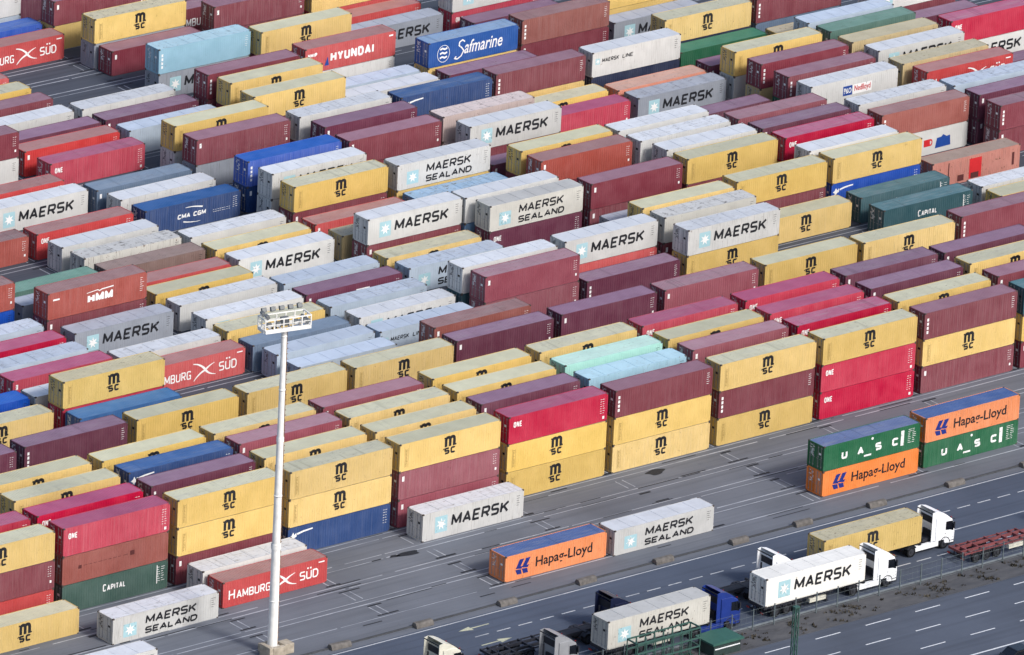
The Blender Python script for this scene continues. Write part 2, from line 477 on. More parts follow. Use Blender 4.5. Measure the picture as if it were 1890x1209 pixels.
class Decal:
    """flat shapes in the plane of the long side; u along the side in m, z up in m"""
    def __init__(s): s.v = []; s.f = []; s.k = 0
    def text(s, t, u0, u1, z0, z1, bold=.03, shear=0, base=None):
        v, f = glyphs(t, bold)
        xs = [p[0] for p in v]; ys = [p[1] for p in v]
        a, b, c, d = min(xs), max(xs), min(ys), max(ys)
        if base is not None: c, d = base
        n = len(s.v); s.k += 1
        for x, y in v:
            z = (y - c) / (d - c)
            s.v.append((u0 + (x - a) / (b - a) * (u1 - u0) + shear * (z - .5), z0 + z * (z1 - z0), s.k % 16 * .0006))
        s.f += [tuple(n + q for q in p) for p in f]
        return s
    CAP = {'M': (1.25, [[(0, 0), (0, 1), (.5, .2), (1, 1), (1, 0)]]), 'A': (1.1, [[(0, 0), (.5, 1), (1, 0)], [(.22, .3), (.78, .3)]]),
           'E': (.92, [[(1, 1), (0, 1), (0, 0), (1, 0)], [(0, .5), (.85, .5)]]), 'R': (1, [[(0, 0), (0, 1), (.85, 1), (1, .86), (1, .6), (.85, .46), (0, .46)], [(.5, .46), (1, 0)]]),
           'S': (1, [[(1, 1), (.14, 1), (0, .88), (0, .62), (.12, .52), (.88, .48), (1, .38), (1, .12), (.86, 0), (0, 0)]]), 'K': (1.05, [[(0, 0), (0, 1)], [(1, 1), (.06, .42)], [(.36, .6), (1, 0)]]),
           'L': (.85, [[(0, 1), (0, 0), (1, 0)]]), 'N': (1, [[(0, 0), (0, 1), (1, 0), (1, 1)]]), 'D': (1, [[(0, 0), (0, 1), (.72, 1), (1, .74), (1, .26), (.72, 0), (0, 0)]]),
           'H': (1, [[(0, 0), (0, 1)], [(1, 0), (1, 1)], [(0, .5), (1, .5)]]), 'Y': (1, [[(0, 1), (.5, .48), (1, 1)], [(.5, .48), (.5, 0)]]), 'U': (1, [[(0, 1), (0, .16), (.16, 0), (.84, 0), (1, .16), (1, 1)]]),
           'I': (.05, [[(.5, 0), (.5, 1)]]), 'C': (1, [[(1, .86), (.86, 1), (.16, 1), (0, .84), (0, .16), (.16, 0), (.86, 0), (1, .14)]]), 'P': (.95, [[(0, 0), (0, 1), (.85, 1), (1, .86), (1, .6), (.85, .46), (0, .46)]]),
           'T': (1, [[(0, 1), (1, 1)], [(.5, 1), (.5, 0)]]), 'B': (1, [[(0, .5), (0, 1), (.8, 1), (.94, .88), (.94, .62), (.8, .52), (0, .52)], [(0, .52), (0, 0), (.84, 0), (1, .14), (1, .4), (.84, .52)]]),
           'G': (1, [[(1, .86), (.86, 1), (.16, 1), (0, .84), (0, .16), (.16, 0), (1, 0), (1, .46), (.55, .46)]]), 'O': (1, [[(.2, 0), (.8, 0), (1, .2), (1, .8), (.8, 1), (.2, 1), (0, .8), (0, .2), (.2, 0)]]), ' ': (.5, [])}
    def caps(s, t, u0, u1, z0, z1, w, shear=0):
        gap = w + .11 * (z1 - z0)
        tot = sum(s.CAP[c][0] for c in t); avail = (u1 - u0) - w - gap * (len(t) - 1); x = u0 + w / 2
        for c in t:
            cw = s.CAP[c][0] / tot * avail
            for line in s.CAP[c][1]:
                s.stroke([(x + a * cw + shear * (b - .5), z0 + w / 2 + b * (z1 - z0 - w)) for a, b in line], w)
            x += cw + gap
        return s
    def poly(s, pts):
        n = len(s.v); s.k += 1; s.v += [(u, z, s.k % 16 * .0006) for u, z in pts]; s.f.append(tuple(range(n, n + len(pts)))); return s
    def rect(s, u0, u1, z0, z1): return s.poly([(u0, z0), (u1, z0), (u1, z1), (u0, z1)])
    def stroke(s, pts, w, w1=None):
        w1 = w if w1 is None else w1
        m = len(pts) - 1
        for q in range(m):
            (x0, y0), (x1, y1) = pts[q], pts[q + 1]
            d = math.hypot(x1 - x0, y1 - y0) or 1; nx, ny = -(y1 - y0) / d, (x1 - x0) / d
            a = (w + (w1 - w) * q / m) / 2; b = (w + (w1 - w) * (q + 1) / m) / 2
            s.poly([(x0 - nx * a, y0 - ny * a), (x1 - nx * b, y1 - ny * b), (x1 + nx * b, y1 + ny * b), (x0 + nx * a, y0 + ny * a)])
            if q < m - 1: s.poly([(x1 + b * cos(t), y1 + b * sin(t)) for t in [2 * pi * k / 8 for k in range(8)]])
        return s
    def star(s, cu, cz, r, n=7, ri=.45):
        return s.poly([(cu + (r if q % 2 == 0 else r * ri) * sin(pi * q / n), cz + (r if q % 2 == 0 else r * ri) * cos(pi * q / n)) for q in range(2 * n)])
    def mesh(s, name, mat, dy):
        me = bpy.data.meshes.new(name)
        me.from_pydata([(u - L / 2, -W / 2 - dy - o, z) for u, z, o in s.v], [], s.f)
        me.materials.append(mat); me.update(); return me

def code_marks(d, u0, u1, z0, z1, rows, r, cols=1):
    # unreadable little blocks, as the photo shows them
    for c in range(cols):
        for q in range(rows):
            z = z1 - (z1 - z0) * (q + .5) / rows; a = u0 + (u1 - u0) * c / cols
            w = (u1 - u0) / cols * r.uniform(.45, .9); d.rect(a, a + w, z - .02, z + .02)
def decal_set(key, h):
    """list of (part name, mesh) for one marking style"""
    ck = ('decal', key, h)
    if ck in MESH: return MESH[ck]
    o = []; r = random.Random(key); F = h / 2.83
    def add(name, d, ink, dy=.004): o.append((name, d.mesh(name, INK[ink], dy)))
    if key == 'm':
        d = Decal(); c = L * .497; z = h * .52
        w = .2
        def arch(x0, x1, zb, zt):
            pts = [(x0, zb + .0)]
            for t in range(0, 9):
                a = pi - pi * t / 8
                pts.append(((x0 + x1) / 2 + cos(a) * (x1 - x0) / 2, zt - .3 + .22 * sin(a)))
            pts.append((x1, zb)); return pts
        sh = .1
        d.stroke(arch(c - .5, c + .0, z, z + 1.02), .31)
        d.stroke(arch(c + .0, c + .5, z, z + 1.02), .31)
        d.stroke([(c - .72, z + .93), (c - .42, z + .83)], .16)
        d.stroke([(c + .42, z + .06), (c + .76, z + .1)], .15)
        d.caps('S', c - .68, c - .05, z - .76, z - .08, .19)
        d.caps('C', c + .08, c + .66, z - .76, z - .08, .19)
        d.stroke([(c - .86, z - .26), (c - .7, z - .16), (c - .56, z - .2)], .09)
        add('emblem', d, 'k')
        e = Decal()
        for q in range(12): e.rect(.7, .7 + r.uniform(.12, .22), h * (.18 + .052 * q), h * (.18 + .052 * q) + .07)
        e.rect(.62, .645, h * .14, h * .82); e.rect(.98, 1.005, h * .14, h * .82)
        add('code_marking', e, 'g')
    elif key in ('M', 'S', 'l'):
        s = Decal(); p = Decal()
        if key == 'M':
            p.rect(L * .122, L * .243, h * .22, h * .80); s.star(L * .1825, h * .51, .62)
            d = Decal().caps('MAERSK', L * .285, L * .855, h * .34, h * .76, .245, .12)
        elif key == 'S':
            p.rect(L * .10, L * .225, h * .18, h * .68); s.star(L * .1625, h * .43, .58)
            d = Decal().caps('MAERSK', L * .31, L * .79, h * .49, h * .82, .19, .1)
            d.caps('SEALAND', L * .305, L * .80, h * .13, h * .385, .17, .08)
        else:
            s.star(L * .06, h * .62, .28)
            p.rect(L * .035, L * .085, h * .5, h * .74)
            d = Decal().caps('MAERSK', L * .11, L * .30, h * .55, h * .71, .09, .05); d.caps('LINE', L * .34, L * .46, h * .55, h * .71, .09, .05)
        add('emblem_panel', p, 's', .004); add('star_emblem', s, 'w', .018); add('lettering', d, 'k')
        c = Decal(); code_marks(c, L * .93, L * .975, h * .45, h * .86, 5, r); add('code_marking', c, 'k')
    elif key == 'h':
        d = Decal().caps('H', L * .055, L * .115, h * .27, h * .68, .15).caps('AMBURG', L * .13, L * .455, h * .27, h * .59, .13)
        d.caps('SUD', L * .735, L * .915, h * .32, h * .66, .14); d.rect(L * .805, L * .82, h * .71, h * .77); d.rect(L * .832, L * .847, h * .71, h * .77)
        def arc(p0, p1, p2, w0, w1):
            pts = [((1 - t) ** 2 * p0[0] + 2 * t * (1 - t) * p1[0] + t * t * p2[0], (1 - t) ** 2 * p0[1] + 2 * t * (1 - t) * p1[1] + t * t * p2[1]) for t in [q / 8 for q in range(9)]]
            d.stroke(pts, w0, w1)
        arc((L * .475, h * .80), (L * .55, h * .76), (L * .60, h * .50), .10, .26)
        arc((L * .60, h * .50), (L * .63, h * .30), (L * .705, h * .26), .26, .05)
        arc((L * .485, h * .16), (L * .53, h * .40), (L * .60, h * .50), .08, .24)
        arc((L * .60, h * .50), (L * .63, h * .62), (L * .69, h * .70), .24, .05)
        d.rect(L * .915, L * .972, h * .84, h * .885)
        add('lettering', d, 'w')
    elif key == 'o':
        d = Decal().caps('ONE', L * .045, L * .13, h * .60, h * .80, .105); add('logo', d, 'w')
        c = Decal(); code_marks(c, L * .925, L * .975, h * .28, h * .86, 7, r, 2); c.rect(L * .95, L * .97, h * .1, h * .2); add('code_marking', c, 'w')
    elif key in ('c', 'q'):
        c = Decal(); c.rect(L * .03, L * .052, h * .66, h * .84); code_marks(c, L * .935, L * .975, h * .45, h * .86, 5, r, 2); c.rect(L * .955, L * .972, h * .24, h * .33)
        if key == 'q': c.rect(L * .52, L * .66, h * .56, h * .78)
        add('code_marking', c, 'w')
    elif key == 't':
        c = Decal()
        for q in range(4): c.rect(L * .027, L * .046, h * (.22 + .155 * q), h * (.22 + .155 * q) + .30 * F)
        code_marks(c, L * .94, L * .975, h * .4, h * .86, 6, r); add('vertical_lettering', c, 'w')
    elif key == 'x':
        c = Decal(); code_marks(c, L * .2, L * .62, h * .5, h * .62, 1, r, 9); c.rect(L * .64, L * .68, h * .5, h * .66); c.rect(L * .15, L * .18, h * .48, h * .6)
        add('faded_marking', c, 'd')
    elif key == 'H':
        d = Decal().caps('HMM', L * .40, L * .655, h * .30, h * .64, .30)
        d.stroke([(L * .39, h * .70), (L * .50, h * .75), (L * .52, h * .70), (L * .54, h * .74), (L * .66, h * .77)], .07, .12)
        d.rect(L * .05, L * .115, h * .70, h * .76); code_marks(d, L * .93, L * .975, h * .3, h * .86, 7, r)
        add('lettering', d, 'w')
    elif key == 'Y':
        d = Decal().caps('HYUNDAI', L * .28, L * .76, h * .31, h * .69, .26).caps('HHIP', L * .03, L * .13, h * .64, h * .80, .12); d.rect(L * .925, L * .97, h * .82, h * .88)
        add('lettering', d, 'w')
        e = Decal().poly([(L * .215, h * .2), (L * .25, h * .55), (L * .265, h * .2)]); add('emblem', e, 'b')
    elif key == 'f':
        d = Decal()
        def path(pts, w): d.stroke([(L * (.30 + .46 * x), h * (.10 + .8 * y)) for x, y in pts], w)
        path([(.22, .86), (.16, .97), (.09, .88), (.08, .72), (.15, .58), (.2, .42), (.14, .18), (.05, .06), (-.02, .10), (.02, .2)], .15)
        d.text('afmarine', L * .405, L * .83, h * .30, h * .82, .012, .28)
        add('script_lettering', d, 'w')
        e = Decal()
        ring = [(L * .165 + .82 * cos(t), h * .48 + .95 * sin(t)) for t in [2 * pi * q / 28 for q in range(29)]]
        e.stroke(ring, .06)
        for q in range(3): e.stroke([(L * .125, h * (.66 - .17 * q)), (L * .15, h * (.70 - .17 * q)), (L * .18, h * (.65 - .17 * q)), (L * .205, h * (.69 - .17 * q))], .2)
        add('emblem', e, 'w')
    elif key == 'g':
        d = Decal().caps('CMA CGM', L * .34, L * .635, h * .40, h * .58, .13, .05)
        for a, b2, cz in ((.42, .60, 1), (.40, .58, -1)):
            pts = []
            for q in range(9):
                t = q / 8; u = L * (a + (b2 - a) * t); pts.append((u, h * (.49 + cz * (.22 + .09 * sin(pi * (t * .6 + (.0 if cz < 0 else .4)))))))
            d.stroke(pts, .05 if cz > 0 else .14, .16 if cz > 0 else .04)
        code_marks(d, L * .71, L * .9, h * .36, h * .52, 2, r, 8); code_marks(d, L * .92, L * .97, h * .4, h * .86, 6, r, 2)
        add('lettering', d, 'w')
    elif key == 'a':
        d = Decal().caps('C', L * .385, L * .415, h * .45, h * .70, .11).caps('APITAL', L * .425, L * .60, h * .45, h * .65, .11)
        code_marks(d, L * .9, L * .975, h * .3, h * .86, 7, r, 2); d.rect(L * .895, L * .902, h * .25, h * .9); add('lettering', d, 'w')
    elif key == 'u':
        d = Decal()
        for t, a, b2 in (('U', .185, .245), ('A', .35, .415), ('S', .535, .60), ('C', .71, .775)): d.caps(t, L * a, L * b2, h * .33, h * .64, .22)
        d.rect(L * .80, L * .832, h * .26, h * .86); d.rect(L * .42, L * .495, h * .20, h * .27)
        d.poly([(L * .50 + .14 * cos(t), h * .86 + .14 * sin(t)) for t in [2 * pi * q / 12 for q in range(12)]])
        code_marks(d, L * .875, L * .96, h * .28, h * .88, 8, r, 2); add('lettering', d, 'w')
    elif key == 'p':
        d = Decal().text('Hapag-Lloyd', L * .30, L * .86, h * .22, h * .72, .018, .03); add('lettering', d, 'k')
        e = Decal()
        for a in (0, .062):
            e.poly([(L * (.105 + a), h * .44), (L * (.14 + a), h * .78), (L * (.185 + a), h * .78), (L * (.15 + a), h * .50), (L * (.175 + a), h * .50), (L * (.16 + a), h * .40)])
            e.poly([(L * (.10 + a), h * .40), (L * (.155 + a), h * .38), (L * (.165 + a), h * .20), (L * (.12 + a), h * .20)])
        add('emblem', e, 'n')
    elif key == 'P':
        d = Decal().rect(L * .37, L * .475, h * .34, h * .72); add('emblem_panel', d, 'b')
        e = Decal().text('P&O', L * .38, L * .465, h * .42, h * .64, .02); add('logo', e, 'w', .018)
        g = Decal().rect(L * .48, L * .70, h * .34, h * .72); add('label_panel', g, 'w')
        f = Decal().text('Nedlloyd', L * .50, L * .685, h * .38, h * .68, .015); add('lettering', f, 'r', .018)
    elif key == 'L':
        d = Decal(); d.rect(L * .50, L * .56, h * .34, h * .62); d.text('D', L * .56, L * .60, h * .34, h * .62, .05); add('logo', d, 'r')
        e = Decal(); e.poly([(L * .63, h * .2), (L * .65, h * .6), (L * .70, h * .62), (L * .72, h * .7), (L * .76, h * .6), (L * .80, h * .62), (L * .81, h * .22)]); add('emblem', e, 'b')
    elif key == 's':
        d = Decal(); d.star(L * .05, h * .68, .42, 4, .5); d.poly([(L * .03, h * .56), (L * .085, h * .66), (L * .08, h * .80)]); d.stroke([(L * .09, h * .74), (L * .15, h * .79), (L * .24, h * .82)], .2, .14); code_marks(d, L * .93, L * .975, h * .3, h * .86, 6, r, 2)
        add('logo', d, 'w')
    elif key == 'b':
        d = Decal().rect(L * .42, L * .56, h * .1, h * .88); add('repair_patch', d, 'r')
        e = Decal(); e.rect(L * .91, L * .935, h * .25, h * .75); e.rect(L * .18, L * .19, 0.2, h * .9); e.rect(L * .29, L * .36, h * .1, h * .34); e.rect(L * .44, L * .53, h * .1, h * .32); add('faded_marking', e, 'd', .018)
    else:
        c = Decal(); code_marks(c, L * .935, L * .975, h * .5, h * .86, 5, r); add('code_marking', c, 'k')
    # door text
    dd = MB(); X = -L / 2
    for q in range(9):
        y = .2 + r.uniform(0, .5); z = h * .88 - q * .13
        dd.box(X + .022, X + .029, y, y + r.uniform(.15, .42), z - .035, z + .035)
    dd.box(X + .022, X + .029, -.75, -.45, h * .6, h * .68)
    ink = 'k' if key in 'mMSlnP' else 'w'
    o.append(('door_marking', dd.mesh('door_marking', [INK[ink]])))
    MESH[ck] = o
    return o

LIGHT = ('LP', 'W', 'WW', 'Wd', 'LW', 'WG', 'PK')
def container(code, x, y, z, h, label, group, full=True, rz=0.0):
    """x, y: front left bottom corner"""
    col, mk = code.split('.')
    if mk == 'u': col = 'Gu'
    sm, rm = cmat(col)
    smooth = col in LIGHT or col == 'LB'
    t = empty('shipping_container', (x + L / 2, y + W / 2, z), rz)
    tag(t, label, 'shipping container', group)
    def put(name, me, mat, par=t):
        o = obj(name, me, par)
        if mat is not None:
            o.material_slots[0].link = 'OBJECT'; o.material_slots[0].material = mat
        return o
    put('body', body_mesh(h, smooth), sm)
    put('roof', roof_mesh(h, smooth), rm)
    put('corner_castings', casting_mesh(h), None)
    for sd in (-1, 1):
        d = put('door', door_mesh(h, sd), sm)
        if full: put('lock_bar', bar_mesh(h, sd), None, d)
    if full:
        for n, me in decal_set(mk, h): put(n, me, None)
    return t

# ------------------------------------------------------------------ the stacks: row, column, x shift, y shift, containers bottom to top ('-': out of sight)
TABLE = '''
-4 -1 0.00 0.00 W.n
-4 3 0.26 -0.03 O.p
-4 4 -0.04 -0.46 W.S
-4 6 0.21 0.41 O.p G.u
-4 7 0.32 0.83 G.u O.p
-2 0 -0.32 -0.32 W.S
-2 1 0.32 1.13 R.h
-1 -1 -0.32 -0.43 Y.m
-1 1 0.04 -0.08 W.M
-1 3 -0.17 -0.06 W.M
0 -1 0.00 0.00 R.c D.c Y.m
0 0 0.00 0.00 Ga.a BR.x M.o
0 1 0.00 0.00 D.c Y.m Y.m
0 2 0.00 0.00 B.s Y.m Y.m
0 3 0.00 0.00 A.c A.c Y.m
0 4 0.00 0.00 Y.m Y.m M.o
0 5 0.00 0.00 Y.m Y.m D.t
0 6 0.00 0.00 Y.m D.t Y.m
0 7 0.00 0.00 M.o M.o Y.m
0 8 0.00 0.00 D.c Y.m D.t
0 9 0.00 0.00 D.c Y.m T.n
1 -1 -0.12 -0.21 -Y.m -D.c M.o
1 0 -0.22 -0.18 -D.c -Y.m M.o
1 1 0.02 0.17 -Y.m -D.c P.t
1 2 0.11 0.08 -D.c -Y.m Y.m
1 3 -0.01 -0.23 -Y.m -M.o Y.m
1 4 -0.11 0.12 -D.c -Y.m P.c
1 5 -0.13 -0.18 -Y.m -D.c LP.n
1 6 0.18 0.43 -D.c -D.c A.c
1 7 0.10 0.04 -M.o -Y.m M.o
1 8 -0.12 -0.15 -Y.m -M.o Y.m
1 9 0.00 0.00 -D.c -Y.m D.c
2 0 0.11 -0.05 -Y.m -D.c Y.m
2 1 0.29 -0.06 -D.c -Y.m B.s
2 2 0.30 0.22 -Y.m -M.o A.c
2 3 0.08 -0.05 -D.c -Y.m Y.m
2 4 -0.02 -0.10 -Y.m -D.c Y.m
2 5 0.11 -0.19 -M.o -Y.m LG.n
2 6 0.00 0.00 -Y.m -Y.m Y.m
2 7 -0.11 0.05 -D.c -M.o M.o
2 8 -0.07 0.06 -Y.m -D.c P.c
2 9 0.01 0.20 -D.c -Y.m Y.m
3 0 -0.21 -0.08 -D.c -Y.m Y.m
3 1 -0.16 -0.38 -Y.m -D.c Y.m
3 2 -0.20 -0.38 -D.c -Y.m Y.m
3 3 -0.32 -0.48 -Y.m -D.c A.c
3 4 0.05 -0.15 -M.o -Y.m Y.m
3 5 0.25 -0.11 -D.c -D.c Y.m
3 6 0.14 0.13 -Y.m -M.o M.o
3 7 0.20 0.13 -D.c -Y.m M.o
3 8 0.17 0.20 -Y.m -D.c P.c
3 9 -0.24 -0.09 -D.c -Y.m P.c
6 0 -0.25 -0.26 -D.c P.c
6 1 0.02 0.17 -Y.m P.t
6 2 0.16 0.12 -D.c Y.m
6 3 0.27 0.09 -Y.m Y.m
6 4 0.07 -0.16 -D.c Y.m
6 5 -0.08 0.26 -Y.m P.c
6 6 0.17 0.50 -D.c P.c
6 7 0.18 0.35 -Y.m A.c
6 8 0.30 0.51 -D.c Y.m
6 9 -0.11 0.08 -Y.m Y.m
6 10 0.32 0.66 -D.c D.t
7 5 0.32 0.34 -D.c BR.c
8 2 0.03 0.99 BL.s
8 4 0.08 0.65 LW.n
8 11 0.09 0.93 Y.n
9 1 0.00 0.00 Y.m
9 2 0.00 -0.19 M.o Yd.m
9 4 0.32 0.51 LW.n
9 5 -0.28 0.10 LW.l
9 6 0.32 0.75 A.c A.c
9 7 -0.05 0.19 P.t
9 8 0.04 0.37 Y.m W.M
9 10 -0.13 0.01 T.a
9 11 0.24 0.12 W.n
10 1 0.16 0.12 Bb.n
10 2 -0.30 -0.08 W.n
10 3 0.00 0.00 R.h
10 4 -0.18 -0.23 DG.n
10 5 0.32 0.23 W.M
10 6 -0.05 0.01 T.n W.n
10 7 0.32 0.36 R.o W.M
10 8 0.32 0.50 D.c Wd.n
10 9 -0.15 -0.02 Y.m
10 10 0.32 0.18 T.a
11 2 0.32 0.45 M.c
11 3 -0.15 -0.20 W.n
11 4 -0.01 0.16 Y.m
11 5 -0.24 0.16 LW.n
11 8 0.15 -0.21 -D.c Y.n
11 9 0.32 0.68 D.c Y.m
11 10 0.32 0.86 Bb.s Y.m
11 11 0.32 -0.07 PB.b
12 2 -0.32 -0.23 LW.n
12 4 0.20 -0.04 W.M
12 5 -0.28 0.10 P.q
12 6 0.07 0.57 LW.S
12 8 0.00 0.00 WG.n
12 10 -0.32 -0.14 -Y.n W.n
12 12 0.00 0.00 D.c D.t
13 2 -0.32 -0.53 M.c
13 3 -0.06 -0.32 WG.M
13 4 0.30 0.40 W.n
13 5 -0.32 -0.24 LW.n
13 6 -0.09 0.05 Y.m
13 7 0.32 0.43 P.o Wd.S
13 8 0.17 0.15 D.c D.c
13 9 0.32 0.64 -D.c Y.m
13 10 0.11 0.27 -Y.m M.o
13 11 0.32 0.31 W.L BR.t
13 12 0.32 -0.22 P.c P.c
14 2 -0.32 -0.75 LW.n
14 3 -0.32 -0.09 D.c OR.H
14 4 0.10 0.15 Y.m
14 6 0.32 -0.07 D.c W.M
14 7 -0.32 -0.32 LB.n W.n
14 9 0.32 -0.05 -D.c W.n
14 10 -0.06 -0.25 -Y.m P.c
14 11 0.32 0.11 -D.c W.n
14 12 -0.09 -0.57 -Y.m LW.n
15 2 -0.23 0.27 Bb.n OR.c
15 3 0.02 0.59 WG.n
15 4 -0.32 -0.73 R.c
15 5 -0.03 -0.40 W.M
15 6 -0.01 -0.52 YB.n
15 8 0.00 0.17 D.c OR.c
15 9 -0.32 -0.47 W.n W.n
15 10 -0.32 -0.62 -D.c A.c
15 12 0.32 0.22 -Y.m R.h
16 3 0.00 0.00 Gp.n
16 4 0.00 0.00 DI.n
16 5 -0.32 -0.89 Y.m
16 6 -0.32 -0.38 R.c
16 7 0.00 0.00 LB.n
16 8 0.20 -0.37 -D.c Y.m
16 9 -0.32 -0.90 -W.n W.l
16 11 -0.32 -0.89 W.n W.P
16 12 -0.20 -0.44 -D.c YB.n
16 13 0.00 0.00 P.c
17 4 0.06 0.12 Wd.n
17 5 -0.32 -0.72 W.n
17 6 -0.25 -0.54 D.c Y.m
17 7 -0.32 -1.07 Y.n W.S
17 8 0.00 0.00 P.c
17 10 -0.32 0.32 P.c
17 11 -0.32 -1.19 G.n D.t
17 12 0.32 0.08 -Y.m W.M
18 4 -0.02 -0.14 W.M
18 6 0.19 -0.31 W.n W.M
18 8 0.24 0.20 D.c W.M
18 11 -0.18 -0.60 YB.n D.t
18 12 -0.32 -0.25 -D.c YB.n
18 13 0.32 -0.65 W.M M.o
19 3 0.12 0.45 OR.c
19 4 0.04 0.23 R.o
19 5 0.32 -0.17 B.g
19 6 0.32 -0.00 B.c Bb.t
19 7 -0.14 -0.60 -D.c D.c
19 8 -0.22 0.09 PK.n PK.n
19 9 -0.13 0.10 M.c
19 10 -0.02 0.09 WG.M
19 11 -0.06 -0.09 W.n Y.m
19 12 -0.09 -0.33 -D.c Gp.x
19 13 0.00 0.00 P.c
20 5 0.15 -0.14 W.n
20 7 0.32 0.12 -Y.m P.c
20 9 -0.07 -0.08 Y.m
20 10 -0.32 -0.92 O2.n
20 11 0.00 0.00 P.t
20 12 -0.32 -0.98 -D.c LW.n
20 13 0.00 0.00 P.c
21 4 0.11 0.15 W.M
21 5 -0.25 -0.61 DG.c
21 6 -0.27 -0.08 WG.n D.c
21 7 -0.02 -0.05 -D.c W.n
21 8 -0.32 -0.90 -Y.m B.s
21 9 -0.32 -0.37 -Y.m D.t
21 10 -0.32 -0.40 NB.n W.l
21 11 0.12 1.02 G.n
21 12 0.00 0.00 YB.n
21 13 0.00 0.00 -D.c W.M
22 4 -0.32 -0.30 R.c
22 6 0.32 0.47 W.n Y.m
22 11 0.01 -0.19 NB.n Y.m
22 12 0.00 0.00 DG.n D.t
23 5 0.32 0.27 M.o
23 7 -0.29 -0.58 -D.c Y.m
23 8 -0.07 0.21 W.n
23 9 0.32 0.28 P.c
24 4 -0.32 -0.34 W.n D.c
24 5 0.24 0.65 R.c
24 6 0.22 0.16 LW.n
24 7 0.16 0.07 -D.c Y.m
24 8 -0.31 -0.84 LW.n
24 9 -0.32 -0.93 Y.n Bs.f
24 10 -0.10 -0.13 D.c BR.t
24 11 0.06 0.29 WG.M
25 5 0.22 -0.19 P.c
25 6 -0.01 0.05 P.c
25 7 -0.32 -0.58 D.c D.t
25 8 0.22 0.38 W.n R.Y
25 11 0.00 0.00 Y.n Y.n
26 5 -0.10 0.23 W.n
26 6 -0.09 0.03 W.n
26 10 0.02 0.25 P.c
27 5 0.32 0.50 D.c
27 7 0.10 0.52 WG.M LP.t
27 8 -0.32 -0.72 -D.c Y.m
27 9 0.10 0.47 WG.M
27 10 0.00 0.00 M.o W.M
28 5 0.32 0.43 Y.n
28 9 0.32 0.64 R.c
29 5 0.16 0.22 R.c
29 7 0.32 1.12 D.q
29 8 0.32 0.48 D.c D.c
29 9 0.00 0.00 R.c Y.n
30 7 0.01 -0.09 WG.n Yd.m
31 6 0.31 0.44 R.h
31 8 0.00 0.00 D.h
32 6 0.27 0.42 Bb.n
32 7 -0.32 -1.19 Y.n D.c
33 6 0.00 0.00 LW.n W.n
34 7 0.00 0.00 P.c P.c
'''
HC, HP = 2.83, 2.857          # high-cube height, stacking pitch
LOWCELL = {(-1, -4), (3, -4), (4, -4), (6, -4), (7, -4), (0, -2), (1, -2), (-1, -1)}
MARKWORD = {'m': 'with black emblem', 'M': 'with star panel and black lettering', 'S': 'with two-line black lettering', 'l': 'with small black lettering',
            'h': 'with white lettering and swoosh', 'o': 'with small white logo', 'c': '', 'q': 'with white side label', 't': 'with white vertical lettering',
            'x': 'with faded side marks', 'H': 'with white three-letter logo', 'Y': 'with big white lettering', 'f': 'with white script lettering', 'g': 'with white lettering and arcs',
            'a': 'with small white lettering', 'u': 'with four spaced white letters', 'p': 'with blue emblem and dark lettering', 'P': 'with blue and white side panel',
            'L': 'with red and blue logos', 's': 'with white streak logo', 'b': 'with red side patch', 'n': ''}
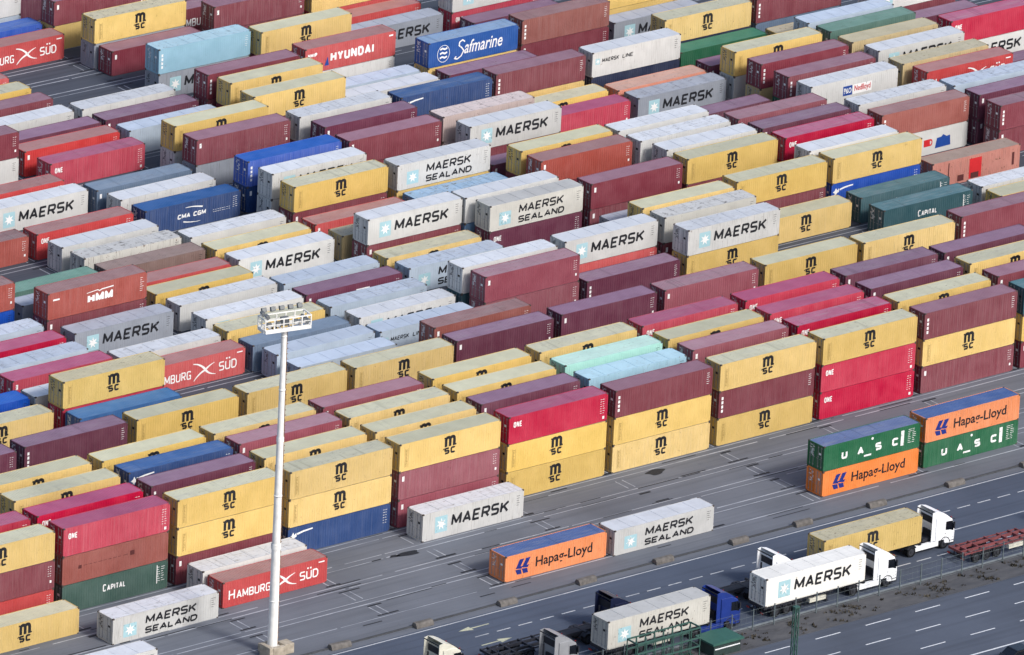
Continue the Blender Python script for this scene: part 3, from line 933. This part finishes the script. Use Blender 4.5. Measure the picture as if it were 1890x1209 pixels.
def build_stacks():
    cells = {}
    for l in TABLE.strip().split('\n'):
        a = l.split()
        cells[(int(a[1]), int(a[0]))] = (float(a[2]), float(a[3]), a[4:])
    def word(c):
        return PAL[c.lstrip('-').split('.')[0]][2]
    items = []; scr = {}
    for (i, k), (dx, dy, st) in cells.items():
        n = len(st)
        for t, c in enumerate(st):
            if c[0] == '-': items.append((i, k, t, c[1:], None, None)); continue
            col, mk = c.split('.')
            base = (word(c) + ' container ' + MARKWORD[mk]).strip()
            fe = []
            fe.append('alone on the ground' if n == 1 else ('top of stack' if t == n - 1 and n == 2 else 'top of three' if t == n - 1 else 'bottom of stack' if t == 0 else 'middle of three'))
            if t > 0 and st[t - 1][0] != '-': fe.append('over ' + word(st[t - 1]))
            if t < n - 1: fe.append('under ' + word(st[t + 1]))
            for (di, dk), ph in (((0, -1), 'behind'), ((0, 1), 'in front of'), ((-1, 0), 'right of'), ((1, 0), 'left of')):
                if (i + di, k + dk) in cells:
                    fe.append(ph + ' ' + word(cells[(i + di, k + dk)][2][-1]))
            # where it shows in the picture
            w = S.camera.matrix_world.inverted() @ Vector((i * PX + dx + L / 2, k * PY + dy, t * HP + 2))
            u = .5 + w.x / -w.z * S.camera.data.lens / 36; v = .5 - w.y / -w.z * S.camera.data.lens / 36 * 1.5634
            zone = ('upper' if v < .34 else 'lower' if v > .66 else 'mid') + ' ' + ('left' if u < .34 else 'right' if u > .66 else 'centre') + ' of photo'
            if zone == 'mid centre of photo': zone = 'centre of photo'
            fe.append(zone); scr[(i, k, t)] = u
            items.append((i, k, t, c, base, fe))
    from itertools import combinations
    vis = [x for x in items if x[4]]
    out = {}
    used = set()
    own = {(-1, -4, 0): 'white container alone on the ground, cut off by the bottom edge of the photo',
           (1, -2, 0): 'bright red container with white lettering and swoosh, alone behind the lighting mast',
           (-1, -1, 0): 'yellow container with black emblem, alone on the ground at the lower left edge',
           (11, 24, 0): 'light grey lettered container between salmon-brown one and yellow one, top of photo',
           (10, 26, 0): 'plum container low in front of a lettered white one, top of photo',
           (1, -1, 0): 'white container with black lettering, half hidden by the bright red one before it'}
    for x in vis:
        best = own.get(x[:3])
        f = x[5][:-1]; zone = x[5][-1:]
        tries = [list(c) + z for n, z in ((2, zone), (1, zone), (3, zone), (2, []), (3, []), (4, [])) for c in combinations(f, n)]
        for cmb in ([] if best else tries):
            lab = ', '.join([x[4]] + cmb)
            if len(lab.split()) > 16 or len(lab.split()) < 4: continue
            if any(y is not x and y[4] == x[4] and all(q in y[5] for q in cmb) for y in vis): continue
            best = lab; break
        for cmb in ([] if best else tries):
            same = sorted((scr[y[:3]], y[:3]) for y in vis if y[4] == x[4] and all(q in y[5] for q in cmb))
            end = 'leftmost' if same[0][1] == x[:3] else 'rightmost' if same[-1][1] == x[:3] else None
            lab = ', '.join([x[4]] + cmb) + ', %s such one' % end
            if end and len(lab.split()) <= 16: best = lab; break
        out[x[:3]] = best
    for i, k, t, c, base, fe in items:
        dx, dy, st = cells[(i, k)]
        low = (i, k) in LOWCELL
        h = 2.591 if low else HC; p = 2.605 if low else HP
        x = i * PX + dx; y = k * PY + dy
        r = random.Random(i * 1000 + k * 10 + t)
        if base is None:
            container(c, x, y, t * p, h, 'container out of sight at the bottom of a stack', 'containers hidden inside the stacks', False)
        else:
            container(c, x + (r.uniform(-.04, .04) if t else 0), y + (r.uniform(-.03, .03) if t else 0), t * p, h, out[(i, k, t)], 'shipping containers standing in the yard', True, radians(r.uniform(-.25, .25)))
build_stacks()

# ------------------------------------------------------------------ lorries
M_TYRE = flat('tyre_rubber', (30, 31, 34), .85, .15, .2)
M_RIM = flat('wheel_rim', (70, 72, 78), .4, .5, .15, 4, .5)
M_GLASS = flat('dark_cab_glass', (18, 22, 30), .12, .6, .1)
M_CHASSIS = flat('dark_chassis', (40, 42, 50), .6, .3, .25)
M_REDCH = flat('red_chassis', (122, 68, 70), .7, .25, .4, 1.5)
M_WHITE = flat('white_cab_paint', (236, 238, 240), .3, .5, .05, 1.2)
M_OFFW = flat('off_white_cab_paint', (206, 204, 190), .35, .5, .12, 1.2)
M_BLUE = flat('blue_cab_paint', (30, 52, 124), .3, .5, .12, 1.2)
M_NAVY = flat('dark_navy_cab_paint', (26, 32, 58), .3, .5, .12, 1.2)
M_GREYCAB = flat('silver_cab_paint', (140, 142, 146), .3, .5, .12, 1.2)
M_LAMPW = flat('lamp_glass', (226, 228, 230), .15, .6, .05)
M_LAMPR = flat('rear_lamp', (150, 24, 22), .3, .5, .1)

def tyre_mesh():
    if 'tyre' in MESH: return MESH['tyre'], MESH['rim']
    b = MB(); n = 20
    prof = [(-.15, .36), (-.15, .46), (-.12, .51), (.12, .51), (.15, .46), (.15, .36)]
    for q in range(n):
        a, c = 2 * pi * q / n, 2 * pi * (q + 1) / n
        for (y0, r0), (y1, r1) in zip(prof[:-1], prof[1:]):
            b.face([(r0 * cos(a), y0, r0 * sin(a)), (r0 * cos(c), y0, r0 * sin(c)), (r1 * cos(c), y1, r1 * sin(c)), (r1 * cos(a), y1, r1 * sin(a))])
    MESH['tyre'] = b.mesh('tyre', [M_TYRE])
    b = MB()
    b.tube((0, -.11, 0), (0, .11, 0), .358, seg=18)
    b.tube((0, -.18, 0), (0, .18, 0), .13, seg=10)
    MESH['rim'] = b.mesh('rim', [M_RIM])
    return MESH['tyre'], MESH['rim']
def wheel(par, x, y):
    t, r = tyre_mesh()
    w = obj('wheel', t, par, (x, y, .51)); obj('rim', r, w)
    return w

def bevelled(me, w=.05, seg=2):
    import bmesh
    bm = bmesh.new(); bm.from_mesh(me)
    bmesh.ops.remove_doubles(bm, verts=bm.verts, dist=1e-5)
    bmesh.ops.bevel(bm, geom=[e for e in bm.edges if len(e.link_faces) == 2 and e.calc_face_angle(0) > .3], offset=w, segments=seg, affect='EDGES', profile=.6)
    bm.to_mesh(me); bm.free(); me.update(); return me

def tractor_parts(t, cab, dx):
    """cab rear face at x = dx; y centre 0"""
    hw = 1.24
    b = MB()
    b.prism([(dx, .95), (dx + 1.05, .95), (dx + 1.15, .55), (dx + 2.3, .42), (dx + 2.36, 1.5), (dx + 2.22, 2.35), (dx + 1.95, 2.95), (dx + 1.2, 3.28), (dx, 3.3)], -hw, hw)
    c = obj('cab', bevelled(b.mesh('cab', [cab]), .06), t)
    # roof deflector: two cheeks and a curved top, open to the rear
    b = MB()
    pts = [(dx + 1.75, 3.07), (dx + 1.2, 3.5), (dx + .6, 3.82), (dx - .05, 3.98)]
    for (x0, z0), (x1, z1) in zip(pts[:-1], pts[1:]):
        b.face([(x0, -hw + .1, z0), (x0, hw - .1, z0), (x1, hw - .16, z1), (x1, -hw + .16, z1)])
        b.face([(x0, -hw + .14, z0 - .05), (x1, -hw + .2, z1 - .05), (x1, hw - .2, z1 - .05), (x0, hw - .14, z0 - .05)])
    for sg in (-1, 1):
        y = sg * (hw - .1)
        b.prism([(dx - .5, 1.0), (dx - .003, 1.0), (dx - .003, 3.26), (dx + 1.75, 3.07), (dx + 1.2, 3.5), (dx + .6, 3.82), (dx - .05, 3.98), (dx - .45, 3.9)], min(y, y - sg * .05), max(y, y - sg * .05))
    obj('roof_deflector', b.mesh('roof_deflector', [cab]), c)
    b = MB(); b.face([(dx - .012, -hw + .18, 2.6), (dx - .012, hw - .18, 2.6), (dx - .012, hw - .18, 3.28), (dx - .012, -hw + .18, 3.28)]); b.box(dx - .5, dx - .46, -hw + .15, hw - .15, 3.78, 3.88)
    b.box(dx - .2, dx - .015, -.5, .5, 1.0, 1.9)
    obj('rear_panel', b.mesh('rear_panel', [M_CHASSIS]), c)
    b = MB(); b.face([(dx + 2.30, -hw + .12, 2.02), (dx + 2.30, hw - .12, 2.02), (dx + 2.04, hw - .2, 2.86), (dx + 2.04, -hw + .2, 2.86)])
    for v in range(len(b.v)): b.v[v] = (b.v[v][0] + .03, b.v[v][1], b.v[v][2])
    b.v += [(x - .08, y, z) for x, y, z in b.v[:4]]; b.f += [(4, 5, 1, 0), (5, 6, 2, 1), (6, 7, 3, 2), (7, 4, 0, 3)]; b.m += [0] * 4
    obj('windscreen', b.mesh('windscreen', [M_GLASS]), c)
    for sg in (-1, 1):
        y = sg * (hw + .006)
        b = MB(); b.prism([(dx + 1.2, 1.9), (dx + 1.75, 1.84), (dx + 2.2, 1.68), (dx + 2.2, 2.2), (dx + 2.02, 2.72), (dx + 1.2, 2.76)], min(y, y - sg * .03), max(y, y - sg * .03))
        obj('side_window', b.mesh('side_window', [M_GLASS]), c)
        b = MB(); b.box(dx + 2.1, dx + 2.22, sg * 1.3 - (.0 if sg > 0 else .14), sg * 1.3 + (.14 if sg > 0 else .0), 1.95, 2.6); b.box(dx + 2.12, dx + 2.18, min(sg * 1.2, sg * 1.3), max(sg * 1.2, sg * 1.3), 2.5, 2.55)
        obj('wing_mirror', b.mesh('wing_mirror', [M_CHASSIS]), c)
        b = MB(); b.box(dx + 2.33, dx + 2.41, sg * .85 - .22, sg * .85 + .22, .62, .84)
        obj('headlight', b.mesh('headlight', [M_LAMPW]), c)
        b = MB()
        for q in range(8):
            a, e = pi * q / 8, pi * (q + 1) / 8
            b.prism([(dx + 1.15 + .6 * cos(a), .55 + .6 * sin(a)), (dx + 1.15 + .68 * cos(a), .55 + .68 * sin(a)), (dx + 1.15 + .68 * cos(e), .55 + .68 * sin(e)), (dx + 1.15 + .6 * cos(e), .55 + .6 * sin(e))], min(sg * .92, sg * 1.252), max(sg * .92, sg * 1.252))
        obj('wheel_arch', b.mesh('wheel_arch', [M_CHASSIS]), c)
        b = MB(); b.prism([(dx - 2.5, .42), (dx + .42, .42), (dx + .42, .93), (dx - 2.5, .93)], min(sg * .8, sg * 1.2), max(sg * .8, sg * 1.2))
        obj('side_fairing', bevelled(b.mesh('side_fairing', [cab]), .05), t)
    for sg in (-1, 1):
        b = MB(); y = sg * (hw + .004)
        for x0, x1, z0, z1 in ((1.1, 1.115, 1.0, 2.95), (2.18, 2.2, .95, 1.62), (1.1, 2.19, 1.02, 1.035), (1.14, 1.3, 1.5, 1.55)): b.box(dx + x0, dx + x1, min(y, y - sg * .02), max(y, y - sg * .02), z0, z1)
        obj('door_seam', b.mesh('door_seam', [M_CHASSIS]), c)
        b = MB(); b.box(dx + 1.8, dx + 2.28, min(sg * 1.0, sg * 1.245), max(sg * 1.0, sg * 1.245), .36, .5); b.box(dx + 1.8, dx + 2.28, min(sg * 1.1, sg * 1.252), max(sg * 1.1, sg * 1.252), .68, .74); obj('step', b.mesh('step', [M_CHASSIS]), c)
        b = MB(); b.box(dx + 2.0, dx + 2.06, sg * 1.0 - .05, sg * 1.0 + .05, 2.98, 3.06); obj('marker_lamp', b.mesh('marker_lamp', [M_LAMPR]), c)
    b = MB()
    for q in range(4): b.box(dx + 2.372, dx + 2.40, -.85, .85, 1.0 + q * .13, 1.08 + q * .13)
    obj('grille', b.mesh('grille', [M_CHASSIS]), c)
    b = MB(); b.prism([(dx + 2.05, 2.9), (dx + 2.42, 2.74), (dx + 2.42, 2.78), (dx + 2.05, 2.96)], -hw + .1, hw - .1); obj('sun_visor', b.mesh('sun_visor', [M_GLASS]), c)
    b = MB(); b.box(dx + 2.3, dx + 2.44, -hw + .08, hw - .08, .36, .6)
    obj('bumper', b.mesh('bumper', [M_CHASSIS]), c)
    b = MB()
    for sg in (-1, 1): b.box(dx - 4.1, dx + 1.9, sg * .42 - .05, sg * .42 + .05, .72, .94)
    b.box(dx - 3.4, dx - 2.2, -.45, .45, .95, 1.1); b.tube((dx - .7, .2, .8), (dx - .7, .2, 2.9), .09)
    b.box(dx - 1.2, dx - .1, -.7, .7, .945, 1.3)
    obj('chassis_frame', b.mesh('chassis_frame', [M_CHASSIS]), t)
    for sg in (-1, 1):
        wheel(t, dx + 1.15, sg * 1.08)
        wheel(t, dx - 2.95, sg * 1.08); wheel(t, dx - 2.95, sg * .74)
        b = MB(); b.prism([(dx - 3.55, .86), (dx - 3.3, 1.1), (dx - 2.6, 1.1), (dx - 2.35, .86), (dx - 2.5, .86), (dx - 2.7, 1.06), (dx - 3.2, 1.06), (dx - 3.4, .86)], min(sg * .6, sg * 1.24), max(sg * .6, sg * 1.24))
        obj('mudguard', b.mesh('mudguard', [M_CHASSIS]), t)

def trailer_parts(t, mat, l=12.4):
    b = MB()
    for sg in (-1, 1):
        b.box(.1, l - .1, sg * .5 - .07, sg * .5 + .07, .95, 1.24)
        b.box(.12, 8.4, sg * 1.14 - .04, sg * 1.14 + .04, 1.05, 1.17)
    for x in (0, .8, 2.3, 4.4, 6.0, 7.4, 8.3): b.box(x, x + .16, -1.2, 1.2, 1.0, 1.235)
    b.box(l - .2, l, -1.2, 1.2, 1.0, 1.235); b.box(l - 1.6, l - 1.3, -.9, .9, 1.0, 1.235)
    b.prism([(8.45, 1.0), (9.6, 1.12), (l - .2, 1.12), (l - .2, 1.2), (8.45, 1.2)], -.42, .42)
    obj('trailer_frame', b.mesh('trailer_frame', [mat]), t)
    b = MB(); b.box(-.1, .0, -1.22, 1.22, .55, .75); b.box(-.06, .0, -.35, -.25, .75, 1.0); b.box(-.06, .0, .25, .35, .75, 1.0)
    obj('rear_bumper', b.mesh('rear_bumper', [M_CHASSIS]), t)
    for sg in (-1, 1):
        b = MB(); b.box(-.14, -.1, sg * 1.0 - .18, sg * 1.0 + .18, .58, .72); obj('rear_lamp', b.mesh('rear_lamp', [M_LAMPR]), t)
        for x in (1.5, 2.8, 4.1):
            wheel(t, x, sg * 1.06)
            b = MB(); b.prism([(x - .62, .72), (x - .5, 1.0), (x - .25, 1.06), (x + .25, 1.06), (x + .5, 1.0), (x + .62, .72), (x + .55, .72), (x + .44, .95), (x + .22, 1.02), (x - .22, 1.02), (x - .44, .95), (x - .55, .72)], min(sg * .86, sg * 1.26), max(sg * .86, sg * 1.26))
            obj('mudguard', b.mesh('mudguard', [M_CHASSIS]), t)
        b = MB(); b.box(7.9, 8.05, sg * .8 - .08, sg * .8 + .08, .2, .98); b.box(7.85, 8.1, sg * .8 - .15, sg * .8 + .15, .12, .2)
        obj('landing_leg', b.mesh('landing_leg', [M_CHASSIS]), t)
    b = MB(); b.box(5.6, 7.6, -1.2, -.75, .5, .9); obj('side_box', b.mesh('side_box', [M_OFFW]), t)

def lorry(x0, yc, cab, mat, label, gap=1.5, l=12.4):
    t = empty('container_lorry', (x0, yc, 0))
    tag(t, label, 'lorry', 'lorries queuing on the road')
    trailer_parts(t, mat, l)
    tractor_parts(t, cab, l + gap)
    return t

def lorries():
    yA, yB = -30.75, -35.1
    g = 'shipping containers on lorries'
    lorry(54.55, yB, M_WHITE, M_CHASSIS, 'white lorry beside the fence carrying a clean white container', 1.55)
    container('WW.M', 54.66, yB - W / 2, 1.245, HC, 'clean white container with star panel riding on the white lorry by the fence', g)
    lorry(65.3, yA, M_WHITE, M_CHASSIS, 'white lorry carrying a yellow container in the farther lane', 1.75)
    container('Yd.m', 65.41, yA - W / 2, 1.245, HC, 'stained yellow container with blotchy roof riding on the white lorry', g)
    lorry(35.55, yB, M_BLUE, M_CHASSIS, 'blue lorry carrying a stained two-line lettered container', 1.3)
    container('Wd.S', 35.66, yB - W / 2, 1.245, HC, 'stained white container with two-line lettering riding on the blue lorry', g)
    lorry(45.6, yA, M_WHITE, M_CHASSIS, 'white lorry with empty trailer, partly hidden behind the clean white container', 1.6)
    lorry(26.0, yA, M_NAVY, M_CHASSIS, 'dark navy lorry with empty trailer behind the stained white container', 1.6)
    lorry(15.9, yB, M_GREYCAB, M_CHASSIS, 'silver grey lorry with empty dark trailer at the bottom edge', 1.6)
    lorry(5.9, yA, M_OFFW, M_CHASSIS, 'off-white lorry cab at the bottom edge near the lane arrows', 1.5)
    lorry(79.4, yB, M_WHITE, M_REDCH, 'lorry with empty red skeletal trailer at the right edge', 1.6)
lorries()

# ------------------------------------------------------------------ lighting mast
M_MASTW = flat('white_mast_paint', (236, 234, 228), .5, .3, .16, 1.2)
M_LAMP = flat('dark_floodlight', (104, 108, 110), .5, .4, .2)
M_CONC = flat('weathered_concrete', (168, 158, 142), .9, .2, .3, 2)
M_CABLE = flat('brown_cable', (128, 98, 78), .7, .2, .2)
def mast():
    t = empty('lighting_mast', (11.0, -17.8, 0))
    tag(t, 'tall white lighting mast with square floodlight platform rising over the containers', 'lighting mast')
    b = MB(); H = 32.05
    secs = [(0, .47), (10.4, .41), (10.4, .48), (10.9, .48), (10.9, .38), (21, .32), (21, .36), (21.4, .36), (21.4, .30), (H, .25)]
    for (z0, r0), (z1, r1) in zip(secs[:-1], secs[1:]):
        if z1 > z0: b.tube((0, 0, z0), (0, 0, z1), r0, r1, 16, caps=False)
        else: b.tube((0, 0, z0), (0, 0, z0 + .001), r0, r1, 16)
    b.tube((0, 0, .6), (0, 0, .72), .75, .75, 16)
    for k in range(1, 7):
        if k not in (2, 4): b.tube((0, 0, k * 5.2), (0, 0, k * 5.2 + .12), .49 - k * .034, .49 - k * .034, 16)
    me = b.mesh('pole', [M_MASTW]); 
    for p in me.polygons: p.use_smooth = len(p.vertices) == 4
    obj('pole', me, t)
    b = MB()
    b.tube((.49, -.12, .7), (.29, -.07, H), .035, seg=6)
    for q in range(60):
        z = 1 + q * .5; r = .47 - z * .0070
        b.box(r + .0, r + .14, -.16, .06, z, z + .04)
    obj('cable_ladder', b.mesh('cable_ladder', [M_CABLE]), t)
    b = MB()
    for cx, cy, sx, sy, hh in ((-1.05, -.5, .22, .8, 1.2), (1.25, -.4, .55, .6, 1.0), (-.1, -1.05, .7, .22, 1.05), (0, .95, .8, .22, .8)):
        b.box(cx - sx, cx + sx, cy - sy, cy + sy, 0, hh)
    obj('concrete_plinth', bevelled(b.mesh('concrete_plinth', [M_CONC]), .08), t)
    p = empty('platform', (0, 0, H)); p.parent = t; p.rotation_euler = (0, 0, radians(-11.3))
    a, d = 2.3, .75
    b = MB()
    for y in (-d, d): b.box(-a, a, y - .12, y + .12, 0, .32)
    for x in (-a, a): b.box(x - .12, x + .12, -d + .12, d - .12, 0, .32)
    for x in (-1.5, -.5, .5, 1.5): b.box(x - .05, x + .05, -d + .12, d - .12, .08, .2)
    obj('platform_frame', b.mesh('platform_frame', [M_MASTW]), p)
    b = MB(); zt = 1.2
    for y in (-d, d):
        for q in range(6):
            x = -a + q * 2 * a / 5; b.box(x - .05, x + .05, y - .05, y + .05, .32, zt)
        b.box(-a - .05, a + .05, y - .05, y + .05, zt, zt + .1)
        b.box(-a + .05, a - .05, y - .025, y + .025, .72, .77)
    for x in (-a, a):
        for q in range(1, 2):
            y = -d + q * d; b.box(x - .05, x + .05, y - .05, y + .05, .32, zt)
        b.box(x - .05, x + .05, -d + .05, d - .05, zt, zt + .1)
        b.box(x - .025, x + .025, -d + .05, d - .05, .72, .77)
    obj('railing', b.mesh('railing', [M_MASTW]), p)
    def lamp(x, y, z, rz):
        b = MB(); b.prism([(-.16, -.16), (.18, -.24), (.21, .21), (-.1, .22)], -.24, .24)
        l = obj('floodlight', bevelled(b.mesh('floodlight', [M_LAMP]), .04), p, (x, y, z)); l.rotation_euler = (0, radians(18), rz)
        g = MB(); g.face([(.205, -.2, -.18), (.205, .2, -.18), (.235, .2, .16), (.235, -.2, .16)])
        obj('lamp_glass', g.mesh('lamp_glass', [M_LAMPW]), l)
    for q in range(5):
        x = -a + .5 + q * (2 * a - 1) / 4
        lamp(x, d - .1, 1.75, pi / 2)
        if q in (0, 1, 3, 4): lamp(x, -d + .35, .7, -pi / 2)
    for y in (-.5, .4):
        lamp(-a + .3, y, 1.55, pi); lamp(a - .3, y, .7, 0)
    b = MB(); b.box(-.35, .35, -.25, .25, .33, 1.1); obj('control_box', b.mesh('control_box', [M_LAMP]), p)
mast()

# ------------------------------------------------------------------ kerb, concrete blocks, fence, verge
M_KERB = flat('dark_kerb', (74, 76, 80), .8, .2, .25, 2)
M_BLOCK = flat('stained_concrete_block', (106, 102, 98), .9, .2, .35, 2.2)
b = MB(); b.box(-120, 250, -19.95, -19.75, 0, .14)
tag(obj('kerb', b.mesh('kerb', [M_KERB])), kind='structure')
b = MB(); b.box(-160, 330, -37.06, -36.92, 0, .16)
tag(obj('fence_kerb', b.mesh('fence_kerb', [flat('pale_kerb', (112, 120, 126), .8, .2, .2, 1.5)])), kind='structure')
def blocks():
    xs = [-2.2, 7.2, 17.1, 26.8, 36.7, 46.3, 55.7, 64.9, 73.0, 82.2, 92.2, 101.8]
    near = ['left of the lighting mast foot', 'beside the lighting mast foot', 'first one right of the lighting mast', 'nearest the left pointing lane arrow', 'below the blue-roofed orange container left end', 'below the blue-roofed orange container right end',
            'in front of the two-line lettered white container', 'right of the two-line lettered white container', 'nearest the rear of the yellow laden lorry', 'in front of the green and orange stack', 'in front of the right-hand green container', 'at the right edge of the photo']
    for q, x in enumerate(xs):
        b = MB(); r = random.Random(q)
        l = 2.1 + r.uniform(-.15, .15)
        prof = [(-.42, 0), (.42, 0), (.36, .28), (.2, .5), (-.2, .5), (-.36, .28)]
        n = len(b.v)
        b.prism([(px, pz) for px, pz in prof], -l / 2, l / 2)
        me = bevelled(b.mesh('concrete_block', [M_BLOCK]), .04)
        o = obj('concrete_block', me, None, (x, -20.15 + r.uniform(-.1, .1), 0)); o.rotation_euler = (0, 0, pi / 2 + r.uniform(-.05, .05))
        tag(o, 'stained concrete block on the kerb, ' + near[q], 'concrete block', 'concrete blocks along the kerb')
blocks()
M_POST = flat('grey_green_post', (92, 102, 106), .6, .3, .15)
M_WIRE = flat('fence_wire', (110, 120, 122), .6, .3, .1)
def fence():
    t = empty('wire_fence', (65, -37.65, 0))
    tag(t, 'long grey wire mesh fence between the lorries and the motorway verge', 'fence')
    b = MB(); b.box(-.045, .045, -.045, .045, 0, 2.15); b.box(-.05, .05, -.05, .05, 2.15, 2.18)
    me = b.mesh('post', [M_POST])
    x = -60 + 3.22
    while x < 62: obj('post', me, t, (x, 0, 0)); x += 2.58
    b = MB()
    for z in (.25, .9, 1.5, 2.1): b.box(-60, 62, -.062, -.05, z, z + .014)
    x = -60
    while x < 62: b.box(x, x + .006, -.066, -.0625, .2, 2.1); x += .6
    obj('wire_mesh', b.mesh('wire_mesh', [M_WIRE]), t)
fence()
def verge_growth():
    r = random.Random(11); b = MB()
    for q in range(1700):
        x = r.uniform(-10, 130); y = -37.9 - 2.9 * r.random() ** 1.2
        cl = sin(x * .9 + 2 * sin(x * .23)) + sin(x * 2.3 + y * 2)
        if cl < r.uniform(-.6, 1.6): continue
        hgt = r.uniform(.05, .3)
        for k in range(4):
            a = r.uniform(0, 2 * pi); w = r.uniform(.05, .16); px, py = x + r.uniform(-.2, .2), y + r.uniform(-.15, .15)
            b.face([(px - w * cos(a), py - w * sin(a), .03), (px + w * cos(a), py + w * sin(a), .03), (px + .1 * sin(a), py - .1 * cos(a), .03 + hgt)])
    tag(obj('verge_weeds', b.mesh('verge_weeds', [flat('dry_weed', (70, 66, 58), .95, .1, .5, .7)])), kind='stuff')
verge_growth()

# ------------------------------------------------------------------ green lattice frame, green cabinet, lattice post, cars at the edge
M_GREEN = flat('green_steel_paint', (56, 88, 80), .6, .3, .2)
M_GREENR = flat('green_roof_sheet', (52, 92, 82), .55, .3, .12)
def lattice():
    t = empty('steel_lattice_frame', (39.7, -39.5, 0))
    tag(t, 'green steel lattice frame on the verge before the stained white container', 'lattice frame')
    a, d, h = 3.75, .75, 3.2
    b = MB()
    for y in (-d, d):
        for z in (.1, 1.35, 2.2, h):
            b.box(-a, a, y - .06, y + .06, z - .06, z + .06)
    for x in (-a, a):
        for z in (.1, 1.35, h): b.box(x - .06, x + .06, -d + .06, d - .06, z - .06, z + .06)
    obj('rail_frame', b.mesh('rail_frame', [M_GREEN]), t)
    b = MB()
    for y in (-d, d):
        for q in range(8):
            x = -a + q * 2 * a / 7
            for z0, z1 in ((.16, 1.29), (1.41, 2.14), (2.26, h - .06)): b.box(x - .04, x + .04, y - .04, y + .04, z0, z1)
    obj('uprights', b.mesh('uprights', [M_GREEN]), t)
    b = MB()
    for q in range(7):
        x0 = -a + q * 2 * a / 7; x1 = x0 + 2 * a / 7
        b.tube((x0, -d + .07, h), (x1, d - .07, h), .03, seg=6)
        b.tube((x0, 0, .1), (x1, 0, 2.2) if q % 2 else (x0 + .2, 0, 1.3), .03, seg=6)
    for s in (-1, 1): b.tube((-a + .1, s * .3, 0), (-a + 1, s * .3, 2.2), .04, seg=6)
    obj('bracing', b.mesh('bracing', [M_GREEN]), t)
    c = empty('green_cabinet', (46.4, -39.6, 0))
    tag(c, 'green-roofed roadside cabinet beside the lattice frame', 'cabinet')
    b = MB(); b.box(-1.6, 1.6, -1.15, 1.15, 0, 1.25); obj('cabinet_body', b.mesh('cabinet_body', [flat('dark_cabinet', (46, 60, 58), .6, .3, .2)]), c)
    b = MB(); b.prism([(-1.85, 1.25), (1.85, 1.25), (1.85, 1.42), (0, 1.55), (-1.85, 1.42)], -1.35, 1.35); obj('cabinet_roof', b.mesh('cabinet_roof', [M_GREENR]), c)
    b = MB(); b.box(-1.5, 1.5, -1.2, -1.16, .75, .85); obj('trim_strip', b.mesh('trim_strip', [M_LAMPW]), c)
    p = empty('lattice_post', (41.54, -55.58, 0))
    tag(p, 'slim green lattice post standing by the motorway', 'post')
    b = MB(); hh = 11.05
    for x, y in ((-.22, -.16), (.22, -.16), (.22, .16), (-.22, .16)): b.box(x - .04, x + .04, y - .04, y + .04, 0, hh)
    obj('post_legs', b.mesh('post_legs', [M_GREEN]), p)
    b = MB(); n = int(hh / .9)
    for q in range(n):
        z0 = q * hh / n; z1 = z0 + hh / n
        b.tube((-.18, -.16, z0), (.18, -.16, z1), .018, seg=5); b.tube((.18, .16, z0), (-.18, .16, z1), .018, seg=5)
        b.tube((-.22, .12, z0), (-.22, -.12, z1), .018, seg=5); b.tube((.22, -.12, z0), (.22, .12, z1), .018, seg=5)
    obj('cross_bracing', b.mesh('cross_bracing', [M_GREEN]), p)
    b = MB(); b.box(-.28, .28, -.22, .22, hh, hh + .1); obj('cap_plate', b.mesh('cap_plate', [M_GREEN]), p)
lattice()
def car(x, y, rgb, label, flip=1):
    t = empty('car', (x, y, 0), 0 if flip > 0 else pi); tag(t, label, 'car')
    m = flat('car_paint', rgb, .25, .5, .1)
    b = MB(); b.prism([(-2.2, .35), (2.2, .35), (2.28, .62), (2.1, .82), (1.2, .95), (-2.1, 1.0), (-2.25, .7)], -.88, .88)
    body = obj('car_body', bevelled(b.mesh('car_body', [m]), .06), t)
    b = MB(); b.prism([(1.15, .96), (.35, 1.42), (-1.35, 1.45), (-2.0, 1.01)], -.76, .76); obj('car_window', bevelled(b.mesh('car_window', [M_GLASS]), .05), body)
    b = MB(); b.prism([(.3, 1.44), (.2, 1.49), (-1.25, 1.51), (-1.38, 1.46)], -.7, .7); obj('car_roof', b.mesh('car_roof', [m]), body)
    for sx in (-1.35, 1.4):
        for sg in (-1, 1):
            w = wheel(t, sx, sg * .8); w.scale = (.62, .62, .62); w.location.z = .316
    for sg in (-1, 1):
        b = MB(); b.box(2.2, 2.29, sg * .62 - .16, sg * .62 + .16, .6, .74); obj('headlight', b.mesh('headlight', [M_LAMPW]), body)
car(68.76, -56.72, (26, 28, 36), 'dark car on the motorway at the bottom right corner')
